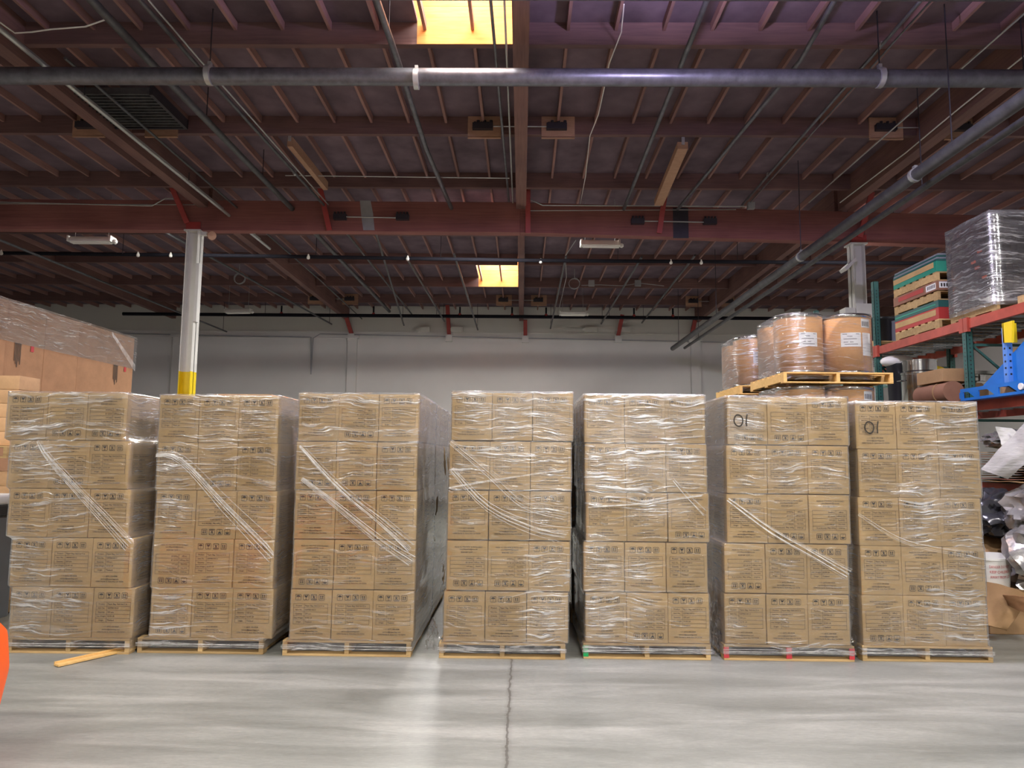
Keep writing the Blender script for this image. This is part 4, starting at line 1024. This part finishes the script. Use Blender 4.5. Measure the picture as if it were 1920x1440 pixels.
for pi, (X0, Y0) in enumerate(((2.93, 7.93), (2.90, 9.42))):
    pn = 'nearer' if pi == 0 else 'farther'
    for lv in range(4):
        z = lv*.822 + .0
        pallet(X0-.03, Y0-.06, z, 'bright wooden pallet, %s of the %s drum pile' % (LVN[lv], pn), wd=1.21, dp=1.15, mat=M_PALLET2, group='pallets between the drums')
        for i in range(2):
            for j in range(2):
                drum(X0+.27+i*.555, Y0+.27+j*.555, z+.122, 'brown fibre drum, %s, %s of the %s pile' % (LVN[lv], [['front left', 'back left'], ['front right', 'back right']][i][j], pn), kind=(2 if i else 1) if j == 0 and lv > 1 else 0, rz=R([9, -8][i]))
        # film around the drums
        fl = MB(); pts = []
        for a in range(48):
            t_ = 2*math.pi*a/48; cx, cy = X0+.5475, Y0+.5475; c_, s_ = math.cos(t_), math.sin(t_)
            hx = .2775; q = (cx+math.copysign(hx, c_)+.272*c_, cy+math.copysign(hx, s_)+.272*s_)
            pts.append(q)
        zs = [z+.05, z+.2, z+.4, z+.6, z+.812]
        if lv < 3: zs[-1] = z+.802
        for zz in zs: fl.v += [(x+noise.noise(Vector((x*5, y*5, zz*5)))*.006, y+noise.noise(Vector((y*5, x*5, zz*5)))*.006, zz) for x, y in pts]
        n = len(pts)
        for i in range(len(zs)-1):
            for j in range(n): fl.f.append((i*n+j, i*n+(j+1) % n, (i+1)*n+(j+1) % n, (i+1)*n+j))
        fl.v = [(x-X0, y-Y0, zz-z) for x, y, zz in fl.v]
        fo_ = fl.build('stretch_wrap', M_FILM, loc=(X0, Y0, z), smooth=True, label='clear film around the drums, %s of the %s pile' % (LVN[lv], pn), cat='stretch wrap', group='film around the drums')
        da = fo_.data.attributes.new('dense_glare', 'FLOAT', 'POINT')
        for i_, v_ in enumerate(fo_.data.vertices): da.data[i_].value = .15 if v_.co.x > .25 and v_.co.y < .2 else .6

# ------------------------------------------------------------------ pallet rack at right
RXF, RXB = 5.32, 6.40
UY = [6.30, 8.46, 10.60, 12.75]
def rack_frame(y, lab, H=4.3):
    t = empty('rack_frame', (RXF, y, 0), label=lab, cat='rack frame', group='green rack frames')
    for x in (0, RXB-RXF):
        u = MB().box(x-.04, x+.04, -.035, -.03, 0, H).box(x-.04, x-.035, -.035, .04, 0, H).box(x+.035, x+.04, -.035, .04, 0, H)
        up = u.build('upright', M_RACKG, t)
        h = MB()
        for k in range(int((H-.4)/.05)):
            z = .3+k*.05
            h.box(x-.008-.0, x+.008, -.0362, -.0355, z, z+.016); h.box(x-.0412, x-.0405, -.008, .010, z, z+.016)
        h.build('slots', M_BLACK, up)
        MB().box(x-.06, x+.06, -.06, .06, 0, .01).build('foot_plate', M_RACKG, t)
    br = MB(); W = RXB-RXF
    for k, z in enumerate((.3, 1.2, 2.1, 3.0)):
        br.beam((.04, 0, z), (W-.04, 0, z), .03, .03)
        if k < 3: br.beam((.04, 0, z if k % 2 else z+.9), (W-.04, 0, z+.9 if k % 2 else z), .025, .025)
    br.build('bracing', M_RACKG, t)
for y, nm in zip(UY, ('nearest, out at the right edge', 'second, with the perforated green post in view', 'third, beside the pale grey column', 'farthest')):
    rack_frame(y, 'green perforated rack frame, ' + nm, 3.33 if y < 9 else 4.3)
LV = [1.32, 2.26, 3.24]
for i, (a, b) in enumerate(zip(UY, UY[1:])):
    for li, z in enumerate(LV):
        for x, fb in ((RXF, 'front'), (RXB, 'rear')):
            t = empty('rack_beam', (x, a, z), label='orange-red rack beam, %s shelf, %s, %s bay' % (['lower', 'middle', 'upper'][li], fb, ['nearest', 'middle', 'farthest'][i]), cat='rack beam', group='orange rack beams')
            s_ = -1 if fb == 'front' else 1
            MB().box(-.025, .025, .045, b-a-.045, -.05, .05).box(-.025+.0, .0, .045, b-a-.045, .05, .062).build('beam', M_RACKO, t)
            for yy in (.04, b-a-.045): MB().box(s_*.03-.02, s_*.03+.02, yy-.035, yy+.04, -.09, .08).build('end_bracket', M_RACKO, t)
        d = MB(); W = RXB-RXF
        for k in range(9): d.box(.03, W-.03, .1+k*(b-a-.2)/8-.012, .1+k*(b-a-.2)/8+.012, .03, .05)
        for k in range(28): d.box(.03, W-.03, .05+k*(b-a-.1)/27-.002, .05+k*(b-a-.1)/27+.002, .051, .055)
        for k in range(16): d.box(.03+k*(W-.06)/15-.002, .03+k*(W-.06)/15+.002, .05, b-a-.05, .055, .059)
        d.build('wire_deck', M_GALV, loc=(RXF, a, z), label='galvanised wire deck, %s shelf, %s bay of the rack' % (['lower', 'middle', 'upper'][li], ['nearest', 'middle', 'farthest'][i]), cat='wire deck', group='wire decks of the rack')

ZT = LV[2]+.06; ZM = LV[1]+.06; ZL = LV[0]+.06
# tower of boards and pallets on the upper shelf
def slab(x0, y0, z0, w_, d_, h_, mat, label, band=None, bandh=None):
    t = empty('panel_pack', (x0, y0, z0), label=label, cat='panel pack', group='packs of boards on the upper rack shelf')
    MB().box(0, w_, 0, d_, 0, h_).build('panel_stack', mat, t, bevel=.004)
    if band:
        MB().box(-.004, w_*.98, .06, d_*.99, h_*bandh[0], h_*bandh[1]).build('edge_band', band, t)
X0, Y0, dd, ww = 5.30, 8.98, 1.06, .95
pallet(X0, Y0, ZT, 'brown pallet at the base of the board tower on the upper rack shelf', wd=ww, dp=dd, group='pallets in the board tower')
slab(X0, Y0, ZT+.123, ww, dd, .15, M_REDB, 'red board pack with a tan band low in the tower', M_CARD, (.35, .85))
slab(X0, Y0, ZT+.274, ww, dd, .09, M_DGREEN, 'dark green board pack resting on the red pack', M_GREENB, (.35, .6))
pallet(X0, Y0, ZT+.365, 'brown pallet in the middle of the board tower', wd=ww, dp=dd, group='pallets in the board tower')
t = empty('flat_carton', (X0-.02, Y0-.02, ZT+.488), label='flat brown carton with white labels in the board tower', cat='carton')
MB().box(0, ww, 0, dd, 0, .125).build('body', M_BROWNB, t, bevel=.004)
MB().box(-.003, -.001, .02, .24, .02, .10).box(.03, .42, -.003, -.001, .03, .11).build('label', M_LABEL, t)
lw = MB(); 
for k in range(6): lw.box(-.0045, -.0035, .04+k*.03, .055+k*.03, .04, .085)
for k in range(9): lw.box(.05+k*.035, .07+k*.035, -.0045, -.0035, .045, .09)
lw.build('label_text', M_INK, t)
MB().box(-.003, -.001, .30, .92, .04, .10).build('printed_band', M_REDB, t)
pallet(X0, Y0, ZT+.614, 'brown pallet just under the green packs at the top of the board tower', wd=ww, dp=dd, group='pallets in the board tower')
slab(X0, Y0, ZT+.737, ww, dd, .14, M_GREENB, 'bright green board pack with a tan band near the top of the tower', M_CARD, (.45, .95))
for k in range(4): slab(X0+.01*k, Y0+.004*k, ZT+.878+k*.026, ww-.01*k, dd, .023, M_DGREEN if k % 2 == 0 else M_GREYBODY, 'thin %s sheet, %s of four on top of the board tower' % ('dark green' if k % 2 == 0 else 'grey', ['lowest', 'second', 'third', 'topmost'][k]))
# big dark wrapped crate stack
X1, Y1 = 5.28, 7.88
pallet(X1+.02, Y1, ZT, 'brown pallet under the dark wrapped load on the upper rack shelf', wd=1.0, dp=.86, group='pallets on the upper rack shelf')
t = empty('wrapped_load', (X1, Y1, ZT+.124), label='tall dark mesh-sided load wrapped in shiny film on the upper rack shelf', cat='wrapped load')
for k in range(9):
    z = k*.112; q = .006*(k % 2)
    c = MB().box(.02+q, 1.0-q, .02+q, .84-q, z+.004, z+.012)
    for a in range(12): c.box(.02+q, .026+q, .03+a*.068, .045+a*.068, z, z+.105); 
    for a in range(14): c.box(.03+a*.07, .045+a*.07, .02+q, .026+q, z, z+.105)
    c.box(.012+q, .03+q, .02, .85, z+.085, z+.108).box(.012+q, 1.0, .012+q, .03+q, z+.085, z+.108).box(.05, .98, .05, .82, z+.02, z+.10)
    c.build('crate_tray', M_BLACK, t)
ro = MB(); n = 30; rr = []
for j in range(20):
    z = -.06+j*1.09/19; ring = []
    for i in range(n):
        u = i/n*4; s_ = int(u); f = u-s_; x0, x1, y0, y1 = -.02, 1.03, -.02, .88
        p = [(x0+(x1-x0)*f, y0), (x1, y0+(y1-y0)*f), (x1-(x1-x0)*f, y1), (x0, y1-(y1-y0)*f)][s_]
        k_ = .016*noise.noise(Vector((p[0]*6, p[1]*6, z*22))); ring.append((p[0]+k_, p[1]+k_, z))
    rr.append(ring)
for r_ in rr: ro.v += r_
for j in range(19):
    for i in range(n): ro.f.append((j*n+i, j*n+(i+1) % n, (j+1)*n+(i+1) % n, (j+1)*n+i))
ro.f.append(tuple(19*n+i for i in range(n)))
ro = ro.build('film', M_FILMD, t, smooth=True)
da = ro.data.attributes.new('dense_glare', 'FLOAT', 'POINT')
for i_, v_ in enumerate(ro.data.vertices): da.data[i_].value = 1.0 if (v_.co.x < .12 and v_.co.y < .12) else .55  # near corner whitened through the haze for its bright glints
og = MB()
for (yy, zz) in ((.18, .60), (.24, .42), (.12, .28), (.10, .02), (.30, .50)): og.box(-.004, .008, yy, yy+.07, zz, zz+.03)
og.build('orange_tag', M_ORANGE, t)
pallet(5.42, 6.72, ZT, 'brown pallet end at the right edge on the upper rack shelf', wd=.9, dp=1.0, group='pallets on the upper rack shelf')
# black tub and small pallet further back on the upper shelf
pallet(5.32, 10.72, ZT, 'small pale pallet beyond the board tower on the upper rack shelf', wd=.9, dp=1.0, group='pallets on the upper rack shelf')
smoothmesh(MB().lathe([(.20, 0), (.24, .36), (.25, .37), (.25, .40), (.1, .41)], k=24).build('tub', M_BLACK, loc=(5.62, 11.1, ZT+.124), label='black plastic tub on the pale pallet beyond the board tower', cat='tub'))
smoothmesh(MB().lathe([(.20, 0), (.22, .30), (.23, .33), (.1, .34)], k=24).build('tub', M_GREYBODY, loc=(5.9, 10.95, ZT+.124), label='grey tub behind the black tub on the upper shelf', cat='tub'))

# middle shelf
def pot(x, y, z, r, h, label, mat=M_STEEL):
    t = empty('steel_pot', (x, y, z), label=label, cat='pot')
    smoothmesh(MB().lathe([(r*.92, 0), (r, .03), (r, h*.72), (r*1.03, h*.73), (r*1.03, h*.77), (r*.9, h*.8), (r*.9, h), (r*.86, h)], k=36).build('body', mat, t))
    smoothmesh(MB().lathe([(r*.93, h), (r*.93, h+.015), (r*.5, h+.03), (.02, h+.035)], k=36).build('lid', mat, t))
    for s_ in (-1, 1): smoothmesh(MB().tube([(s_*r, -.06, h*.6), (s_*(r+.05), -.05, h*.6), (s_*(r+.05), .05, h*.6), (s_*r, .06, h*.6)], .008, 6).build('handle', mat, t))
pot(5.58, 9.98, ZM, .24, .68, 'large stainless steel pot on the middle rack shelf')
pot(6.06, 9.70, ZM, .23, .46, 'wide stainless steel vessel behind the large pot on the middle shelf')
smoothmesh(MB().lathe([(.13, 0), (.15, .66), (.155, .67), (.155, .70), (.05, .70)], k=24).build('bucket', M_BLACK, loc=(5.50, 10.40, ZM), label='tall black bucket standing behind the steel pot', cat='bucket'))
o = blob('helmet', (5.95, 10.25, ZM+.60), .16, .13, .10, 3, M_YELLOW, amp=.02, sub=3, label='yellow rounded cover lying above the steel vessels', cat='cover')
smoothmesh(o); o.location.z = ZM+.56
smoothmesh(blob('cover', (5.5, 10.4, ZM+.74), .24, .15, .09, 5, M_WHITEPL, amp=.03, sub=3, label='white rounded cover on top of the black bucket', cat='cover'))
def roll(a, b, r, mat, label):
    t = empty('wrapped_roll', a, label=label, cat='roll'); a, b = Vector(a), Vector(b)
    smoothmesh(MB().tube([(0, 0, 0), (b-a)*.5, b-a], [r, r*1.04, r*.97], 18).build('roll_body', mat, t))
    d = (b-a).normalized(); smoothmesh(MB().tube([(b-a)*.3, (b-a)*.3+d*.02], r*1.07, 18).build('tape_band', M_CARDD, t))
roll((5.22, 8.62, ZM+.135), (5.22, 9.30, ZM+.135), .13, M_BROWNB, 'brown paper wrapped roll at the front edge of the middle shelf')
roll((5.52, 8.62, ZM+.125), (5.52, 9.35, ZM+.125), .12, M_CARDD, 'second brown wrapped roll behind the first on the middle shelf')
MB().box(-.2, .2, -.28, .28, 0, .16).build('carton', M_CARDD, loc=(5.32, 8.95, ZM+.265), label='brown flat carton lying on the two wrapped rolls', cat='carton', bevel=.006)
t = empty('steel_stand', (5.9, 9.2, ZM), label='small stainless frame on legs behind the wrapped rolls', cat='frame')
smoothmesh(MB().tube([(-.2, 0, 0), (-.2, 0, .42), (.2, 0, .42), (.2, 0, 0)], .02, 8).tube([(-.2, .3, 0), (-.2, .3, .42), (.2, .3, .42), (.2, .3, 0)], .02, 8).build('legs', M_STEEL, t))
MB().box(-.24, .24, -.04, .34, .42, .46).build('top', M_STEEL, t)
t = empty('mint_reflection', (5.55, 11.2, ZM), label='mint tubes built for a lamp reflection beyond the steel vessels, middle shelf', cat='frame')  # made-up tubes carrying the pale lines of a reflected lamp
M_MINT = plain('mint_glint', (.45, .80, .68), .4)
smoothmesh(MB().tube([(-.5, 0, 0), (-.5, 0, .62)], .03, 8).tube([(.3, 0, 0), (.3, 0, .70)], .025, 8).tube([(-.5, 0, .46), (.3, 0, .46)], .025, 8).build('tubes', M_MINT, t))
MB().box(-.5, .5, -.3, .3, 0, .26).build('carton', M_CARDD, loc=(6.0, 7.9, ZM), label='long brown carton behind the blue pallet jack on the middle shelf', cat='carton', bevel=.008)
MB().box(-.45, .45, -.25, .25, 0, .20).build('carton', M_CARDP, loc=(6.0, 7.9, ZM+.262), label='brown open-top carton stacked on the long one, middle shelf', cat='carton', bevel=.008)
MB().box(-.30, .30, -.22, .22, 0, .14).build('carton', M_CARDL, loc=(5.98, 8.0, ZM+.464), label='pale carton topmost behind the blue pallet jack', cat='carton', bevel=.008)
# blue pallet jack lying on the middle shelf
t = empty('pallet_jack', (5.22, 7.35, ZM), label='blue steel jack frame with triangular side plate on the middle rack shelf', cat='pallet jack')
b = MB().box(-.06, .62, -.35, 1.05, 0, .03)
b.box(-.06, -.045, -.35, 1.05, .10, .14)
for yy in (-.35, .02, .38, .72, 1.0): b.box(-.06, -.045, yy, yy+.07, .03, .10)
for yy in (.09, .45, .79): b.prism([(yy, .03), (yy+.12, .10), (yy, .10)], 'x', -.06, -.045)
b.build('base_frame', M_BLUE, t)
MB().prism([(.78, .14), (.68, .20), (-.35, .79), (-.35, .14)], 'x', .02, .05).prism([(.62, .14), (.55, .18), (-.35, .70), (-.35, .14)], 'x', .50, .53).build('side_plate', M_BLUE, t)
MB().prism([(.74, .165), (-.35, .79), (-.35, .765), (.72, .14)], 'x', .05, .50).build('sloping_plate', M_BLUE, t)
po = MB().box(-.03, .03, .25, .32, .14, .74).build('post', M_LBLUE, t)
hh = MB()
for k in range(8): hh.lathe([(.010, -.002), (.010, .002)], (0, 0, 0), 8)
hb = MB()
for k in range(7): hb.box(-.0325, -.031, .275, .295, .22+k*.07, .24+k*.07); hb.box(-.01, .01, .2485, .2495, .22+k*.07, .24+k*.07)
hb.build('holes', M_BLACK, po)
MB().prism([(.13, .55), (.26, .57), (.25, .78), (.10, .78)], 'x', -.06, -.035).box(-.06, .08, .24, .262, .57, .78).build('yellow_guard', M_YELLOW, t)
smoothmesh(MB().lathe([(.035, -.01), (.035, .01)], (0, 0, 0), 14).build('hook', M_WHITEPL, t, (-.065, .02, .075), (0, R(90), 0)))

# lower shelf and floor clutter at the right
def sheet(name, corners, bow, mat, label, cat, thick=.012, n=12, seed=1, amp=.01):
    A, B, Cc, D = [Vector(c) for c in corners]; top = []; nrm = (B-A).cross(D-A).normalized()
    for i in range(n+1):
        for j in range(n+1):
            u, v = i/n, j/n
            p = A*(1-u)*(1-v)+B*u*(1-v)+Cc*u*v+D*(1-u)*v
            p += nrm*(bow*math.sin(math.pi*u)*.8 + noise.noise(Vector((u*4+seed, v*4, seed)))*amp)
            top.append(p)
    mb = MB(); mb.v = [tuple(p) for p in top] + [tuple(p-nrm*thick) for p in top]; k = (n+1)**2
    for i in range(n):
        for j in range(n):
            a, b_, c_, d_ = i*(n+1)+j, (i+1)*(n+1)+j, (i+1)*(n+1)+j+1, i*(n+1)+j+1
            mb.f.append((a, b_, c_, d_)); mb.f.append((k+d_, k+c_, k+b_, k+a))
    for i in range(n):
        for a, b_ in ((i*(n+1), (i+1)*(n+1)), (i*(n+1)+n, (i+1)*(n+1)+n), (i, i+1), (n*(n+1)+i, n*(n+1)+i+1)): mb.f.append((a, b_, k+b_, k+a))
    return smoothmesh(mb.build(name, mat, label=label, cat=cat), 50)
sheet('foam_sheet', [at(1838, 880, Y=7.2), at(1889, 898, Y=7.0), at(1955, 842, Y=6.6), at(1935, 778, Y=6.9)], .05, M_FOAM, 'wrinkled off-white foam sheet hanging out of the lower rack shelf', 'foam sheet', amp=.03)
sheet('foam_sheet', [at(1880, 838, Y=7.25), at(1866, 800, Y=7.3), at(1897, 803, Y=7.3), at(1925, 822, Y=7.1)], .02, M_FOAM, 'smaller folded foam sheet behind the big one on the lower shelf', 'foam sheet', seed=5, amp=.03)
for k in range(14):
    z = ZL + .004 + k*.026
    sheet('flattened_carton', [(5.28+rnd.uniform(-.14, .05), 7.35+rnd.uniform(-.1, .1), z), (6.2, 7.3+rnd.uniform(-.1, .1), z+.006), (6.2, 8.2, z+.006), (5.28+rnd.uniform(-.14, .05), 8.25+rnd.uniform(-.1, .05), z)], .004, [M_CARDD, M_CARD, M_BROWNB][k % 3], 'brown flattened carton in the pile on the lower shelf, layer %s' % ['one at the bottom', 'two', 'three', 'four', 'five', 'six', 'seven', 'eight', 'nine', 'ten', 'eleven', 'twelve', 'thirteen', 'fourteen on top'][k], 'flattened carton', thick=.006, n=5, seed=k, amp=.012)['group'] = 'flattened cartons on the lower shelf'
blob('film_bag', (5.45, 7.85, ZL+.47), .26, .30, .09, 21, M_BAG, label='white-grey crumpled film on the pile of flattened cartons', cat='film scrap')
blob('black_tub', (5.75, 7.15, ZL+.22), .22, .25, .2, 22, M_BLACK, amp=.08, label='dark plastic bundle at the right edge of the lower shelf', cat='bundle')
for (c, sx, sy, sz, sd, mt, lab) in (((5.02, 6.95, 1.15), .26, .3, .20, 31, M_BAG, 'shiny crumpled grey film bundle just below the foam sheet'),
    ((4.98, 6.85, .78), .28, .3, .24, 33, M_BAG, 'large shiny crumpled film bundle at the right edge, right of the bucket'),
    ((4.86, 7.45, 1.08), .22, .26, .20, 35, M_DARKBAG, 'dark crumpled film bundle behind the shiny ones'),
    ((5.2, 7.0, .45), .32, .36, .26, 36, M_BAG, 'low shiny crumpled film bundle at the right edge'),
    ((5.35, 7.3, .20), .34, .46, .20, 37, M_DARKBAG, 'dark crumpled film on the floor under the shiny bundles'),
    ((5.25, 7.7, .75), .30, .4, .30, 38, M_DARKBAG, 'dark crumpled film bundle deep under the lower shelf')):
    blob('film_bag', c, sx, sy, sz, sd, mt, amp=.30, freq=1.7, label=lab, cat='film scrap')
sheet('cardboard_sheet', [(4.78, 7.9, .95), (5.2, 7.6, 1.12), (5.15, 7.2, .72), (4.62, 7.3, .60)], .05, M_CARDD, 'bent brown cardboard piece leaning behind the white bucket', 'cardboard sheet', seed=4)
sheet('cardboard_sheet', [at(1832, 1170, Y=6.75), at(1888, 1182, Y=6.6), at(1935, 1115, Y=6.45), at(1838, 1088, Y=6.95)], .03, M_CARDD, 'large torn brown cardboard sheet standing on the floor at the right edge', 'cardboard sheet', seed=9, amp=.03)
sheet('cardboard_sheet', [at(1890, 1135, Y=6.6), at(1925, 1150, Y=6.3), at(1940, 1120, Y=6.3), at(1880, 1115, Y=6.6)], .01, M_CARDP, 'small brown cardboard flap in front of the large torn sheet', 'cardboard sheet', seed=11)
pb = at(1864, 1072, Y=7.15)
t = empty('bucket', (pb.x, pb.y, pb.z-.13), (R(4), R(-5), 0), label='white plastic bucket with red print among the scrap at right', cat='bucket')
smoothmesh(MB().lathe([(.125, 0), (.15, .27), (.158, .272), (.158, .29), (.146, .29), (.12, .02)], k=28).build('body', M_WHITEPL, t))
rt = MB()
for row_, tx in enumerate(('DANGER DO NOT', 'KEEP CHILDREN', 'AWAY FROM LID')):
    vs, fs = text_verts(tx, .034); w0 = max(v[0] for v in vs); n = len(rt.v)
    for (a, b, _) in vs:
        th = R(-135) + (a/w0)*R(72); zz = .20-row_*.05+b*1.1; r = .128+.025*zz/.27+.0035
        rt.v.append((r*math.cos(th), r*math.sin(th), zz))
    rt.f += [tuple(n+i for i in f) for f in fs]
rt.build('red_print', M_REDP, t)
MB().box(-.2, .2, -.2, .2, 0, pb.z-.135).build('carton', M_CARDD, loc=(pb.x, pb.y, 0), label='crushed brown carton holding up the white bucket', cat='carton', bevel=.01)
